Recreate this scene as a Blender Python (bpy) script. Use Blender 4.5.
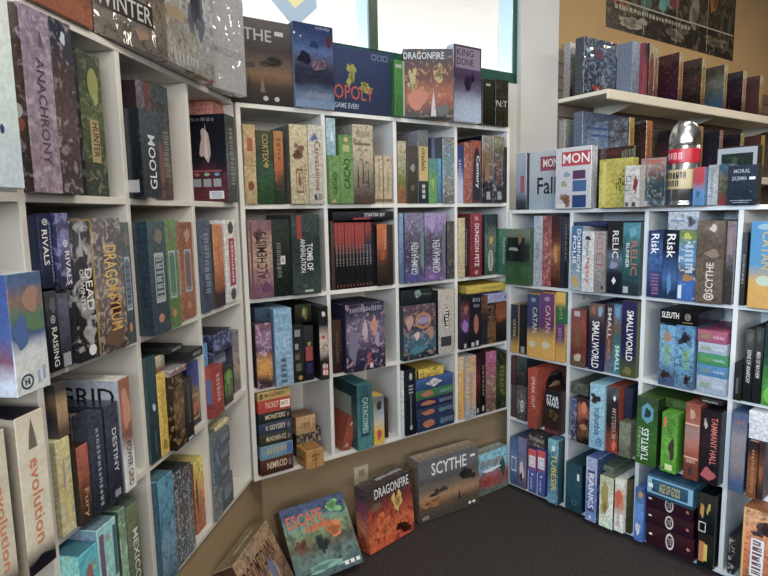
import bpy, bmesh, math, random
from mathutils import Vector, Matrix
for o in list(bpy.data.objects): bpy.data.objects.remove(o, do_unlink=True)
scene = bpy.context.scene
COL = scene.collection
V = Vector
EYE = 1.42                       # camera height above the carpet
# ------------------------------------------------------------------ camera
FPX, PITCH, ROLL = 572.11, 0.12719, -0.01926
def look_matrix():
    cp, sp = math.cos(PITCH), math.sin(PITCH)
    right = V((1, 0, 0)); fwd = V((0, cp, -sp)); up = V((0, sp, cp))
    a = -ROLL
    r2 = right*math.cos(a) - up*math.sin(a); u2 = up*math.cos(a) + right*math.sin(a)
    m = Matrix((r2, u2, -fwd)).transposed().to_4x4()
    m.translation = V((0, 0, EYE)); return m
cd = bpy.data.cameras.new('camera'); cam = bpy.data.objects.new('camera', cd); COL.objects.link(cam)
cd.sensor_width = 36; cd.lens = FPX/768*36; cd.clip_start = .05; cam.matrix_world = look_matrix()
scene.camera = cam
# ------------------------------------------------------------------ sky, lights, exposure
w = bpy.data.worlds.new('sky'); scene.world = w; w.use_nodes = True
w.node_tree.nodes['Background'].inputs[0].default_value = (.93, .97, 1, 1)
w.node_tree.nodes['Background'].inputs[1].default_value = 7
vs = scene.view_settings; vs.view_transform = 'Standard'; vs.look = 'None'; vs.gamma = 1; vs.use_curve_mapping = False
vs.exposure = -.55
def area(name, loc, aim, sx, sy, power, col, spread=110):
    l = bpy.data.lights.new(name, 'AREA'); l.shape = 'RECTANGLE'; l.size = sx; l.size_y = sy; l.energy = power; l.color = col; l.spread = math.radians(spread)
    o = bpy.data.objects.new(name, l); COL.objects.link(o); o.location = loc
    o.rotation_euler = (V(aim)-V(loc)).to_track_quat('-Z', 'Y').to_euler(); return o
area('shopfront_daylight', (-1.55, -1.6, 2.2), (1.6, 1.2, 2.3), 3.0, 1.3, 165, (.58, .77, 1))
area('rear_fill_light', (1.2, -3.6, 2.3), (.3, 1.8, 2.5), 3.2, 1.2, 80, (1, .96, .9))  # soft ambient fill added behind the camera, not a real window
# ------------------------------------------------------------------ frames: origin, along, into
FRAME = {'A': ((-0.72, 0.7422), 1.4256), 'B': ((-0.506, 2.096), 0.594), 'C': ((0.6287, 2.8434), -0.87707), 'D': ((1.0073, 3.4378), 0.594)}
W, HB = 0.34028, 0.0085
RZ = [0.0, 0.3597, 0.7068, 1.0499, 1.4]
ZT = {'A': 1.8247, 'B': 1.818, 'C': 1.4221}
ZT1, ZT2 = 0.6425, 0.2167
BOT = 0.4095
SOCK = (0.5497, 0.2159)
COLR = 2.005
TIN = (0.8181, -0.0045, 0.0555, 0.3189)
CRATE = (0.221, -0.067, 0, 0.078, 0.09, 0.077)
def P2M(fr, s, n, z): return fmat(fr) @ Matrix.Translation((s, n, z))

def fmat(fr):
    O, a = FRAME[fr]; return Matrix.Translation(V((O[0], O[1], 0))) @ Matrix.Rotation(a, 4, 'Z')
def P(fr, s, n, z): return fmat(fr) @ V((s, n, z))
# ------------------------------------------------------------------ materials
def rgb(h):
    c = [int(h[i:i+2], 16)/255 for i in (0, 2, 4)] if isinstance(h, str) else [x/255 for x in h]
    return [x/12.92 if x <= .04045 else ((x+.055)/1.055)**2.4 for x in c]
MC = {}
def flat(h, rough=.4, metal=0, emit=0, name=None):
    k = (h, rough, metal, emit)
    if k in MC: return MC[k]
    m = bpy.data.materials.new(name or 'printed_colour'); m.use_nodes = True; b = m.node_tree.nodes['Principled BSDF']
    b.inputs['Base Color'].default_value = (*rgb(h), 1); b.inputs['Roughness'].default_value = rough; b.inputs['Metallic'].default_value = metal
    if emit: b.inputs['Emission Color'].default_value = (*rgb(h), 1); b.inputs['Emission Strength'].default_value = emit
    MC[k] = m; return m
def noisy(name, h1, h2, scale, rough, bump=0, detail=6, bscale=None):
    m = bpy.data.materials.new(name); m.use_nodes = True; N = m.node_tree.nodes; L = m.node_tree.links; b = N['Principled BSDF']
    tc = N.new('ShaderNodeTexCoord'); t = N.new('ShaderNodeTexNoise'); t.inputs['Scale'].default_value = scale; t.inputs['Detail'].default_value = detail
    L.new(tc.outputs['Object'], t.inputs['Vector'])
    r = N.new('ShaderNodeValToRGB'); r.color_ramp.elements[0].position = .35; r.color_ramp.elements[1].position = .65
    r.color_ramp.elements[0].color = (*rgb(h1), 1); r.color_ramp.elements[1].color = (*rgb(h2), 1)
    L.new(t.outputs['Fac'], r.inputs['Fac']); L.new(r.outputs['Color'], b.inputs['Base Color']); b.inputs['Roughness'].default_value = rough
    if bump:
        t2 = N.new('ShaderNodeTexNoise'); t2.inputs['Scale'].default_value = bscale or scale; L.new(tc.outputs['Object'], t2.inputs['Vector'])
        bp = N.new('ShaderNodeBump'); bp.inputs['Strength'].default_value = bump; bp.inputs['Distance'].default_value = .01
        L.new(t2.outputs['Fac'], bp.inputs['Height']); L.new(bp.outputs['Normal'], b.inputs['Normal'])
    return m
ROUGH = {0: .55, 1: .38, 2: .2, 3: .12}
def art(cols, ink, ia, sc, amt, g):
    """printed carton: a bottom-to-top run of colours broken up by noise, with inked shapes over it"""
    k = (tuple(cols), ink, ia, sc, amt, g)
    if k in MC: return MC[k]
    m = bpy.data.materials.new('printed_carton'); m.use_nodes = True; N = m.node_tree.nodes; L = m.node_tree.links; b = N['Principled BSDF']
    tc = N.new('ShaderNodeTexCoord'); oi = N.new('ShaderNodeObjectInfo'); sep = N.new('ShaderNodeSeparateXYZ'); L.new(tc.outputs['UV'], sep.inputs[0])
    mul = N.new('ShaderNodeMath'); mul.operation = 'MULTIPLY'; mul.inputs[1].default_value = 37; L.new(oi.outputs['Random'], mul.inputs[0])
    add = N.new('ShaderNodeVectorMath'); add.operation = 'ADD'; L.new(tc.outputs['Object'], add.inputs[0]); L.new(mul.outputs[0], add.inputs[1])
    n1 = N.new('ShaderNodeTexNoise'); n1.inputs['Scale'].default_value = sc; n1.inputs['Detail'].default_value = 3; L.new(add.outputs[0], n1.inputs['Vector'])
    ma = N.new('ShaderNodeMath'); ma.operation = 'MULTIPLY_ADD'; L.new(n1.outputs['Fac'], ma.inputs[0]); ma.inputs[1].default_value = amt
    vm = N.new('ShaderNodeMath'); vm.operation = 'SUBTRACT'; L.new(sep.outputs['Y'], vm.inputs[0]); vm.inputs[1].default_value = amt*.5; L.new(vm.outputs[0], ma.inputs[2])
    cr = N.new('ShaderNodeValToRGB'); e = cr.color_ramp.elements; n = len(cols)
    if n == 1: e[0].color = e[1].color = (*rgb(cols[0]), 1)
    else:
        while len(e) < n: e.new(.5)
        for i, c in enumerate(cols): e[i].position = (i+.5)/n; e[i].color = (*rgb(c), 1)
    L.new(ma.outputs[0], cr.inputs['Fac']); out = cr.outputs['Color']
    n2 = N.new('ShaderNodeTexNoise'); n2.inputs['Scale'].default_value = sc*2.3; n2.inputs['Detail'].default_value = 5; n2.inputs['Distortion'].default_value = .8; L.new(add.outputs[0], n2.inputs['Vector'])
    if ink:
        r2 = N.new('ShaderNodeValToRGB'); p = .62-ia*.32; r2.color_ramp.elements[0].position = p; r2.color_ramp.elements[1].position = p+.09
        L.new(n2.outputs['Fac'], r2.inputs['Fac']); mx = N.new('ShaderNodeMix'); mx.data_type = 'RGBA'
        r2.color_ramp.elements[1].color = (.6, .6, .6, 1); L.new(r2.outputs['Color'], mx.inputs[0]); L.new(out, mx.inputs[6]); mx.inputs[7].default_value = (*rgb(ink), 1); out = mx.outputs[2]
    # small print mottling
    n3 = N.new('ShaderNodeTexNoise'); n3.inputs['Scale'].default_value = sc*4.5; n3.inputs['Detail'].default_value = 6; L.new(add.outputs[0], n3.inputs['Vector'])
    mr = N.new('ShaderNodeMapRange'); mr.inputs[1].default_value = .3; mr.inputs[2].default_value = .7; mr.inputs[3].default_value = .9-.75*min(amt, .35); mr.inputs[4].default_value = 1.04+.7*min(amt, .35); L.new(n3.outputs['Fac'], mr.inputs[0])
    sc2 = N.new('ShaderNodeVectorMath'); sc2.operation = 'SCALE'; L.new(out, sc2.inputs[0]); L.new(mr.outputs[0], sc2.inputs['Scale'])
    L.new(sc2.outputs[0], b.inputs['Base Color']); b.inputs['Roughness'].default_value = ROUGH[g]; b.inputs['Specular IOR Level'].default_value = .32
    if g >= 2:
        t = N.new('ShaderNodeTexNoise'); t.inputs['Scale'].default_value = 16 if g == 3 else 30; t.inputs['Detail'].default_value = 2; L.new(add.outputs[0], t.inputs['Vector'])
        bp = N.new('ShaderNodeBump'); bp.inputs['Strength'].default_value = .45 if g == 3 else .22; bp.inputs['Distance'].default_value = .02
        L.new(t.outputs['Fac'], bp.inputs['Height']); L.new(bp.outputs['Normal'], b.inputs['Coat Normal'])
        b.inputs['Coat Weight'].default_value = 1 if g == 3 else .4; b.inputs['Coat Roughness'].default_value = .06 if g == 3 else .12
    MC[k] = m; return m
WHITE = noisy('white_melamine', (210, 210, 206), (217, 217, 214), 3, .42)
TAN = noisy('tan_wall_paint', (166, 135, 92), (172, 141, 98), 4, .75, .08, bscale=60)
TANLOW = noisy('low_wall_paint', (154, 134, 105), (160, 140, 111), 4, .75, .08, bscale=60)
CREAM = noisy('cream_column_paint', (191, 191, 189), (197, 197, 195), 3, .7, .06, bscale=60)
CEIL = noisy('white_ceiling_paint', (216, 214, 208), (222, 220, 214), 3, .8)
CARPET = noisy('brown_grey_carpet', (44, 38, 37), (67, 58, 55), 90, .95, .9, detail=10, bscale=220)
SLAT = noisy('grey_brown_slatwall', (108, 94, 80), (116, 102, 90), 5, .6)
CREAMSHELF = noisy('cream_shelf_laminate', (208, 201, 182), (216, 209, 191), 4, .5)
GREEN = flat((28, 74, 64), .25, name='green_window_enamel')
SKYTINT = flat((184, 212, 226), .2, .35, name='sky_reflection_tint')  # sky reflection on the green frame's sides, painted as pale blue
# ------------------------------------------------------------------ helpers
def link(name, me, parent=None, mw=None):
    o = bpy.data.objects.new(name, me); COL.objects.link(o)
    if mw is not None and parent is None: o.matrix_world = mw
    if parent is not None: o.parent = parent
    return o
def tag(o, label=None, cat=None, group=None, kind=None):
    if label: o['label'] = label
    if cat: o['category'] = cat
    if group: o['group'] = group
    if kind: o['kind'] = kind
    return o
def empty(name, mw):
    o = bpy.data.objects.new(name, None); o.empty_display_size = .05; COL.objects.link(o); o.matrix_world = mw; return o
def mesh(bm, mats, name='mesh'):
    bm.normal_update(); me = bpy.data.meshes.new(name); bm.to_mesh(me); bm.free()
    for m in (mats if isinstance(mats, (list, tuple)) else [mats]): me.materials.append(m)
    return me
def addbox(bm, x0, x1, y0, y1, z0, z1, mi=0, M=None):
    vs_ = [V((x, y, z)) for x in (x0, x1) for y in (y0, y1) for z in (z0, z1)]
    if M is not None: vs_ = [M @ v for v in vs_]
    v = [bm.verts.new(p) for p in vs_]
    fs = [bm.faces.new([v[i] for i in q]) for q in ((0, 1, 3, 2), (4, 6, 7, 5), (0, 4, 5, 1), (2, 3, 7, 6), (0, 2, 6, 4), (1, 5, 7, 3))]
    for f in fs: f.material_index = mi
    return fs
def bevel_all(bm, w_, seg=1):
    bmesh.ops.bevel(bm, geom=list(bm.edges), offset=w_, segments=seg, affect='EDGES', clamp_overlap=True)
def boxobj(name, x0, x1, y0, y1, z0, z1, mat, parent=None, mw=None, bev=0, seg=1):
    bm = bmesh.new(); cx, cy, cz = (x0+x1)/2, (y0+y1)/2, z0
    addbox(bm, x0, x1, y0, y1, z0, z1)
    if bev: bevel_all(bm, bev, seg)
    return link(name, mesh(bm, mat, name), parent, mw)
def prism(name, pts, z0, z1, mat, parent=None):
    bm = bmesh.new(); lo = [bm.verts.new((p[0], p[1], z0)) for p in pts]; hi = [bm.verts.new((p[0], p[1], z1)) for p in pts]
    bm.faces.new(lo[::-1]); bm.faces.new(hi)
    for i in range(len(pts)): j = (i+1) % len(pts); bm.faces.new((lo[i], lo[j], hi[j], hi[i]))
    bmesh.ops.recalc_face_normals(bm, faces=bm.faces); return link(name, mesh(bm, mat, name), parent)
def lathe(bm, prof, seg=32, mi=0, M=None):
    rings = []
    for r, z in prof:
        rings.append([bm.verts.new((M @ V((r*math.cos(t), r*math.sin(t), z))) if M else (r*math.cos(t), r*math.sin(t), z)) for t in [2*math.pi*k/seg for k in range(seg)]])
    for a, b in zip(rings, rings[1:]):
        for k in range(seg):
            f = bm.faces.new((a[k], a[(k+1) % seg], b[(k+1) % seg], b[k])); f.material_index = mi; f.smooth = True
    if prof[0][0] > 1e-4: bm.faces.new(rings[0][::-1]).material_index = mi
    if prof[-1][0] > 1e-4: bm.faces.new(rings[-1]).material_index = mi
# ------------------------------------------------------------------ lettering
TX = {}
def glyphs(txt):
    """unit-square polygons of a word: real letters from Blender's built-in font, or loose strokes for unreadable print ('~n')"""
    if txt in TX: return TX[txt]
    polys = []
    if txt[0] == '~':
        n = int(txt[1:]); rr = random.Random(n*7+3); x = 0
        for i in range(n):
            wd = rr.uniform(.3, .75); lo = rr.choice((0, 0, .12)); hi = rr.choice((1, 1, .85))
            bars = [(0, lo, wd, hi)] if wd < .5 else [(0, lo, wd*.38, hi), (wd*.62, lo, wd, hi), (wd*.38, rr.choice((lo, .42, hi-.2)), wd*.62, rr.choice((.6, hi)))]
            for a in bars: polys.append([(x+a[0], a[1]), (x+a[2], a[1]), (x+a[2], max(a[3], a[1]+.15)), (x+a[0], max(a[3], a[1]+.15))])
            x += wd+.25
    else:
        c = bpy.data.curves.new('t', 'FONT'); c.body = txt; c.resolution_u = 2; c.offset = .008
        o = bpy.data.objects.new('t', c); COL.objects.link(o); dg = bpy.context.evaluated_depsgraph_get(); dg.update()
        me = bpy.data.meshes.new_from_object(o.evaluated_get(dg))
        for p in me.polygons: polys.append([(me.vertices[i].co.x, me.vertices[i].co.y) for i in p.vertices])
        bpy.data.objects.remove(o, do_unlink=True); bpy.data.curves.remove(c); bpy.data.meshes.remove(me)
    xs = [q[0] for p in polys for q in p]; ys = [q[1] for p in polys for q in p]
    x0, x1, y0, y1 = min(xs), max(xs), min(ys), max(ys)
    polys = [[((a-x0)/(x1-x0), (b-y0)/(y1-y0)) for a, b in p] for p in polys]
    TX[txt] = polys; return polys
def face_map(face, x0, x1, d, h):
    """(u,v,lift) -> local point on a face of a carton; x across the front, y into the shelf, z up"""
    if face == 'f': return lambda u, v, e: V((x0+(x1-x0)*u, -e, h*v))
    if face == 'l': return lambda u, v, e: V((x0-e, d*(1-u), h*v))
    if face == 'r': return lambda u, v, e: V((x1+e, d*u, h*v))
    return lambda u, v, e: V((x0+(x1-x0)*u, d*v, h+e))
def text_faces(bm, fm, t, e):
    _, s, u0, v0, u1, v1, c, o = t
    for p in glyphs(s):
        q = []
        for a, b in p:
            if o == 'h': uu, vv = a, b
            elif o == 'd': uu, vv = b, 1-a
            else: uu, vv = 1-b, a
            q.append(fm(u0+(u1-u0)*uu, v0+(v1-v0)*vv, e))
        try: bm.faces.new([bm.verts.new(x) for x in q])
        except ValueError: pass
def shape_polys(kind, rr):
    if kind == 'r': return [[(0, 0), (1, 0), (1, 1), (0, 1)]]
    if kind == 'e': return [[(.5+.5*math.cos(k*math.pi/8), .5+.5*math.sin(k*math.pi/8)) for k in range(16)]]
    if kind == 'H': return [[(.5+.5*math.cos(k*math.pi/3+.52), .5+.5*math.sin(k*math.pi/3+.52)) for k in range(6)]]
    if kind == 'K': return [[(.5, 0), (1, .5), (.5, 1), (0, .5)]]
    if kind == 'V': return [[(.5, 0), (1, 1), (0, 1)]]
    if kind == 't': return [[(.15, 0), (.85, 0), (.7, .5), (.5, 1), (.3, .55)]]
    def blob(cx, cy, r, n=14):
        ph = [rr.uniform(0, 6.28) for _ in range(3)]
        return [(cx+r*math.cos(a)*(1+.16*math.sin(2*a+ph[0])+.14*math.sin(3*a+ph[1])+.1*math.sin(5*a+ph[2])), cy+r*math.sin(a)*(1+.16*math.sin(2*a+ph[1])+.14*math.sin(3*a+ph[2])+.1*math.sin(4*a+ph[0]))) for a in [2*math.pi*k/n for k in range(n)]]
    if kind == 'd': return [blob(.5, .5, .42)]
    if kind == 'M': return [blob(rr.uniform(.2, .8), rr.uniform(.15, .85), rr.uniform(.1, .22), 10) for _ in range(6)]+[blob(.5, .5, .25)]
    if kind == 'S': return [blob(rr.gauss(.5, .2), rr.gauss(.5, .2), rr.uniform(.015, .05), 6) for _ in range(60)]
    def ring(a, n=20): return [[(.5+.5*math.cos(t), .5+.5*math.sin(t)), (.5+.5*math.cos(t2), .5+.5*math.sin(t2)), (.5+a*math.cos(t2), .5+a*math.sin(t2)), (.5+a*math.cos(t), .5+a*math.sin(t))] for t, t2 in [(2*math.pi*k/n, 2*math.pi*(k+1)/n) for k in range(n)]] if False else [[(.5+.5*math.cos(t), .5+.5*math.sin(t)), (.5+a*math.cos(t), .5+a*math.sin(t)), (.5+a*math.cos(t2), .5+a*math.sin(t2)), (.5+.5*math.cos(t2), .5+.5*math.sin(t2))] for t, t2 in [(2*math.pi*k/n, 2*math.pi*(k+1)/n) for k in range(n)]]
    if kind == 'O': b = .1; return [[(0, 0), (1, 0), (1, b), (0, b)], [(0, 1-b), (1, 1-b), (1, 1), (0, 1)], [(0, b), (b, b), (b, 1-b), (0, 1-b)], [(1-b, b), (1, b), (1, 1-b), (1-b, 1-b)]]
    if kind == 'E': return ring(.36)+[[(.3, .3), (.42, .3), (.42, .7), (.3, .7)], [(.55, .3), (.7, .3), (.7, .7), (.55, .7)], [(.42, .46), (.55, .46), (.55, .56), (.42, .56)]]
    if kind == 'B': return [[(i/14, 0), (i/14+.04, 0), (i/14+.04, 1), (i/14, 1)] for i in range(14)]
    return [[(0, 0), (1, 0), (1, 1), (0, 1)]]
SIGN = {'f': 1, 'l': 1, 'r': 1, 't': 1}
def carton(name, label, cat, group, mw, wd, d, h, F, ink, ia, sc, amt, g, T, Pp, bev=.0014):
    rr = random.Random(hash_(label)); x0, x1 = -wd/2, wd/2
    mats = []; idx = {}
    def mi(m):
        if m not in idx: idx[m] = len(mats); mats.append(m)
        return idx[m]
    bm = bmesh.new(); uvl = bm.loops.layers.uv.new('UVMap')
    side = F.get('s')
    fm = {'f': mi(art(F['f'], ink, ia, sc, amt, g)), 's': mi(art(side, None, 0, sc, .3, g))}
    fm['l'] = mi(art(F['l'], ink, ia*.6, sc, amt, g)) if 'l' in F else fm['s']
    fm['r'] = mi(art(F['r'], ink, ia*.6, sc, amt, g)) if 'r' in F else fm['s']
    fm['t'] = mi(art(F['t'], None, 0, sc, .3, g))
    fs = addbox(bm, x0, x1, 0, d, 0, h)     # left, right, front, back, bottom, top
    for f, k in zip(fs, ('l', 'r', 'f', 's', 's', 't')):
        f.material_index = fm[k]
        for lp in f.loops:
            c = lp.vert.co
            if k in 'lr' and k != 's': u = c.y/d; lp[uvl].uv = ((1-u) if k == 'l' else u, c.z/h)
            elif k == 't': lp[uvl].uv = ((c.x-x0)/wd, c.y/d)
            else: lp[uvl].uv = ((c.x-x0)/wd, c.z/h)
    bevel_all(bm, min(bev, wd*.12))
    e = .0004
    for p in Pp:
        f_, u0, v0, u1, v1, c, k = p; mp = face_map(f_, x0, x1, d, h); m_ = mi(flat(c, ROUGH[g])); e += .00009
        for poly in shape_polys(k, rr):
            q = [mp(min(.985, max(.015, u0+(u1-u0)*a)), min(.992, max(.008, v0+(v1-v0)*b)), e) for a, b in poly]
            if f_ in 'fr' or f_ in 'lt': pass
            try:
                fa = bm.faces.new([bm.verts.new(x) for x in q]); fa.material_index = m_
            except ValueError: pass
    me = mesh(bm, mats, name)
    if not T:
        return tag(link(name, me, None, mw), label, cat, group)
    root = empty(name, mw); tag(root, label, cat, group); link('carton', me, root)
    groups = {}
    for t in T: groups.setdefault(t[6], []).append(t)
    for c, ts in groups.items():
        bm = bmesh.new()
        for t in ts: text_faces(bm, face_map(t[0], x0, x1, d, h), t, e+.0003)
        link('title_lettering', mesh(bm, flat(c, ROUGH[g]), 'lettering'), root)
    return root
def hash_(s):
    v = 7
    for ch in s: v = (v*131+ord(ch)) % 1000003
    return v
# ------------------------------------------------------------------ the room
def S(o): o['kind'] = 'structure'; return o
CH = 3.15; WN = .265
bm = bmesh.new(); addbox(bm, -3.2, 7.5, -4.2, 8.5, -.1, 0); S(link('floor', mesh(bm, CARPET)))
bm = bmesh.new(); addbox(bm, -3.2, 7.5, -4.2, 8.5, CH, CH+.1); S(link('ceiling', mesh(bm, CEIL)))
def seg_wall(name, fr, s0, s1, n0, n1, z0, z1, mat): return S(prism(name, [P(fr, s0, n0, 0)[:2], P(fr, s1, n0, 0)[:2], P(fr, s1, n1, 0)[:2], P(fr, s0, n1, 0)[:2]], z0, z1, mat))
def line_x(fa, na, fb, nb):
    a0, a1 = P(fa, 0, na, 0), P(fa, 1, na, 0); b0, b1 = P(fb, 0, nb, 0), P(fb, 1, nb, 0)
    da, db = a1-a0, b1-b0; den = da.x*db.y-da.y*db.x; t = ((b0.x-a0.x)*db.y-(b0.y-a0.y)*db.x)/den
    return a0+da*t
cw = line_x('A', WN, 'B', WN); cwo = line_x('A', WN+.15, 'B', WN+.15)
# left wall: solid up to y=-.3, then shopfront openings
aw = P('A', -.35, WN, 0); awo = P('A', -.35, WN+.15, 0)
S(prism('wall_left', [aw[:2], cw[:2], cwo[:2], awo[:2]], 0, CH, TAN))
# low wall that carries the shelving
cp_ = line_x('A', .02, 'B', .13); cpi = line_x('A', .26, 'B', .26)
ztop = BOT - .0005
S(prism('wall_lower_left', [P('A', -.3, .02, 0)[:2], cp_[:2], cpi[:2], P('A', -.3, .26, 0)[:2]], 0, ztop, TANLOW))
S(prism('wall_lower_centre', [cp_[:2], P('B', 1.95, .13, 0)[:2], P('B', 1.95, .26, 0)[:2], cpi[:2]], 0, ztop, TANLOW))
# centre wall with its window
WZ0, WZ1, WS0, WS1 = EYE+.70, 2.98, .05, 1.70
bs = (V(cw)-P('B', 0, WN, 0)).dot(P('B', 1, WN, 0)-P('B', 0, WN, 0)); bso = (V(cwo)-P('B', 0, WN, 0)).dot(P('B', 1, WN, 0)-P('B', 0, WN, 0))
def bwall(name, s0, s1, z0, z1, mat=TAN, n0=WN, n1=WN+.15): return seg_wall(name, 'B', s0, s1, n0, n1, z0, z1, mat)
bwall('wall_centre_below_window', bs, 1.3, 0, WZ0)
bwall('wall_centre_beside_column', 1.3, 1.7, 0, WZ0, CREAM)
bwall('wall_centre_above_window', bs, 1.7, WZ1, CH)
bwall('wall_centre_left_of_window', bs, WS0, WZ0, WZ1)
S(bwall('trim_column', 1.7, COLR, 0, CH, CREAM, WN-.03, WN+.15))
bwall('wall_back', COLR, 5.6, 0, CH)
# other walls, out of view: right, rear and the shopfront side
S(prism('wall_right', [P('B', 5.6, WN, 0)[:2], (7.3, 4.2), (7.45, 4.2), P('B', 5.75, WN+.1, 0)[:2]], 0, CH, TAN))
bm = bmesh.new(); addbox(bm, 7.3, 7.45, -4.2, 4.2, 0, CH); S(link('wall_far_right', mesh(bm, TAN)))
bm = bmesh.new(); addbox(bm, -3.2, 7.4, -4.2, -4.05, 0, CH); S(link('wall_rear', mesh(bm, TAN)))
bm = bmesh.new()
addbox(bm, -3.1, -2.95, -4.1, -.1, 0, CH); addbox(bm, -3.1, aw.x, -.25, -.1, 0, CH) if False else None
S(link('wall_shopfront', mesh(bm, TAN)))
# window in the centre wall: green frame, frame sides tinted pale blue for reflected sky, glass
win = empty('window_1', fmat('B')); win['kind'] = 'structure'
def part(name, fr_parent, x0, x1, y0, y1, z0, z1, mat, bev=.002): return boxobj(name, x0, x1, y0, y1, z0, z1, mat, fr_parent, bev=bev)
part('window_frame', win, WS0, WS1, WN+.0, WN+.1, WZ0, WZ0+.055, GREEN)
part('window_frame', win, WS0, WS1, WN+.0, WN+.1, WZ1-.055, WZ1, GREEN)
part('window_frame', win, WS0, WS0+.05, WN+.0, WN+.1, WZ0, WZ1, GREEN)
part('window_frame', win, 1.668, WS1, WN+.0, WN+.1, WZ0, WZ1, GREEN)
part('window_mullion', win, .737, .785, WN+.0, WN+.1, WZ0, WZ1, flat((63, 81, 69), .3))
part('sky_tinted_reveal', win, 1.660, 1.668, WN+.004, WN+.098, WZ0+.055, WZ1-.055, SKYTINT, 0)
part('sky_tinted_reveal', win, .729, .737, WN+.004, WN+.098, WZ0+.055, WZ1-.055, SKYTINT, 0)
gm = bpy.data.materials.new('window_glass'); gm.use_nodes = True; gb = gm.node_tree.nodes['Principled BSDF']
gb.inputs['Base Color'].default_value = (1, 1, 1, 1); gb.inputs['Roughness'].default_value = 0; gb.inputs['Transmission Weight'].default_value = 1; gb.inputs['IOR'].default_value = 1.02
part('window_pane', win, WS0+.05, .737, WN+.075, WN+.079, WZ0+.055, WZ1-.055, gm, 0)
part('window_pane', win, .785, 1.66, WN+.075, WN+.079, WZ0+.055, WZ1-.055, gm, 0)
# hexagonal hanging sign in the window
hz = EYE+.965; hs = .352
hm = fmat('B') @ Matrix.Translation((hs, .235, hz))
hx = empty('hanging_sign', hm); tag(hx, 'pointed hanging sign with yellow middle and blue border in the window', 'sign')
def hexa(bm, r0, r1, y, mi, sx=.62):
    a = [V((math.cos(t)*r1*sx, y, math.sin(t)*r1)) for t in [math.pi/2+k*math.pi/3 for k in range(6)]]
    f = bm.faces.new([bm.verts.new(p) for p in a][::-1]); f.material_index = mi
    return f
bm = bmesh.new(); f = hexa(bm, 0, .19, .0, 0); r_ = bmesh.ops.extrude_face_region(bm, geom=[f]); bmesh.ops.translate(bm, verts=[v for v in r_['geom'] if isinstance(v, bmesh.types.BMVert)], vec=(0, .008, 0)); bmesh.ops.recalc_face_normals(bm, faces=bm.faces)
link('sign_border', mesh(bm, flat((169, 196, 220), .3)), hx)
bm = bmesh.new(); f = hexa(bm, 0, .115, -.001, 0); link('sign_centre', mesh(bm, flat((239, 230, 180), .4)), hx)
bm = bmesh.new()
for k in range(7):
    rr = random.Random(k); hexa(bm, 0, .02+.01*rr.random(), -.002, 0)
    for v in bm.verts[-6:]: v.co.x += rr.uniform(-.03, .03)-0; v.co.z += rr.uniform(.0, .05)
link('sign_picture', mesh(bm, flat((106, 134, 168), .4)), hx)
boxobj('hanging_cord', -.001, .001, .003, .005, .165, CH-hz-.001, flat((136, 136, 136)), hx)
# slatwall panel on the back wall and the two long shelves
sl = empty('slatwall_panel', fmat('D')); tag(sl, 'grey-brown slotted wall panel behind the two long shelves', 'wall panel')
bm = bmesh.new(); z = .02
while z < EYE+.9:
    addbox(bm, .004, 3.3, -.018, -.001, z, min(z+.068, EYE+.93)); z += .075
addbox(bm, .004, 3.3, -.006, -.001, .02, EYE+.93)
link('slotted_board', mesh(bm, SLAT), sl)
for nm, zt, lab in (('wall_shelf', EYE+ZT1, 'upper long cream shelf on the back wall with rounded front lip'), ('wall_shelf', EYE+ZT2, 'lower long cream wall shelf mostly hidden behind boxes')):
    sh = empty(nm, fmat('D') @ Matrix.Translation((0, 0, zt))); tag(sh, lab, 'shelf', 'long shelves on the back wall')
    boxobj('shelf_board', .004, 3.3, -.345, -.0185, -.022, 0, CREAMSHELF, sh, bev=.002)
    bm = bmesh.new(); addbox(bm, .004, 3.3, -.36, -.345, -.052, 0); bevel_all(bm, .004, 2); link('front_lip', mesh(bm, CREAMSHELF), sh)
    for s_ in (.35, 1.3, 2.25, 3.1):
        bm = bmesh.new(); a = [V((s_, -.02, -.022)), V((s_, -.3, -.022)), V((s_, -.3, -.035)), V((s_, -.02, -.1))]
        lo = [bm.verts.new(p) for p in a]; hi = [bm.verts.new(p+V((.006, 0, 0))) for p in a]
        bm.faces.new(lo); bm.faces.new(hi[::-1])
        for i in range(4): j = (i+1) % 4; bm.faces.new((lo[j], lo[i], hi[i], hi[j]))
        link('shelf_bracket', mesh(bm, CREAMSHELF), sh)
# dark poster on the back wall
po = empty('poster', fmat('D') @ Matrix.Translation((.47, -.0025, EYE+1.125)))
tag(po, 'wide dark poster of painted fantasy scenes on the back wall', 'poster')
PW = 1.6; PH = .62
bm = bmesh.new(); uvl = bm.loops.layers.uv.new('UVMap'); fs = addbox(bm, 0, PW, 0, .002, 0, PH)
for f in fs:
    for lp in f.loops: lp[uvl].uv = (lp.vert.co.x/PW, lp.vert.co.z/PH)
mats_ = [art([(28, 26, 22), (42, 36, 28), (58, 46, 34), (36, 30, 24)], (108, 92, 72), .35, 9, .6, 1)]
rr = random.Random(5)
shapes = [(.02, .1, .2, .75, (140, 74, 52), 'M'), (.2, .2, .34, .95, (60, 92, 80), 'd'), (.33, .25, .58, .95, (93, 140, 128), 'M'), (.4, .35, .55, .7, (112, 48, 58), 'd'), (.58, .1, .7, .8, (124, 116, 100), 'M'), (.72, .3, .86, .95, (140, 90, 56), 'M'), (.86, .05, .97, .6, (76, 68, 52), 'M'), (.05, .0, .3, .2, (140, 132, 116), 'M'), (.4, 0, .6, .22, (108, 102, 88), 'M'), (.7, .05, .95, .25, (106, 98, 80), 'M'),
          (0, .28, .62, .295, (160, 156, 140), 'r'), (.62, .285, 1, .3, (160, 156, 140), 'r'), (.245, 0, .25, 1, (140, 136, 120), 'r'), (.49, 0, .495, 1, (140, 136, 120), 'r'), (.745, 0, .75, 1, (140, 136, 120), 'r'), (.02, .3, .23, .38, (176, 170, 152), 'r')][:-1]
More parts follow.
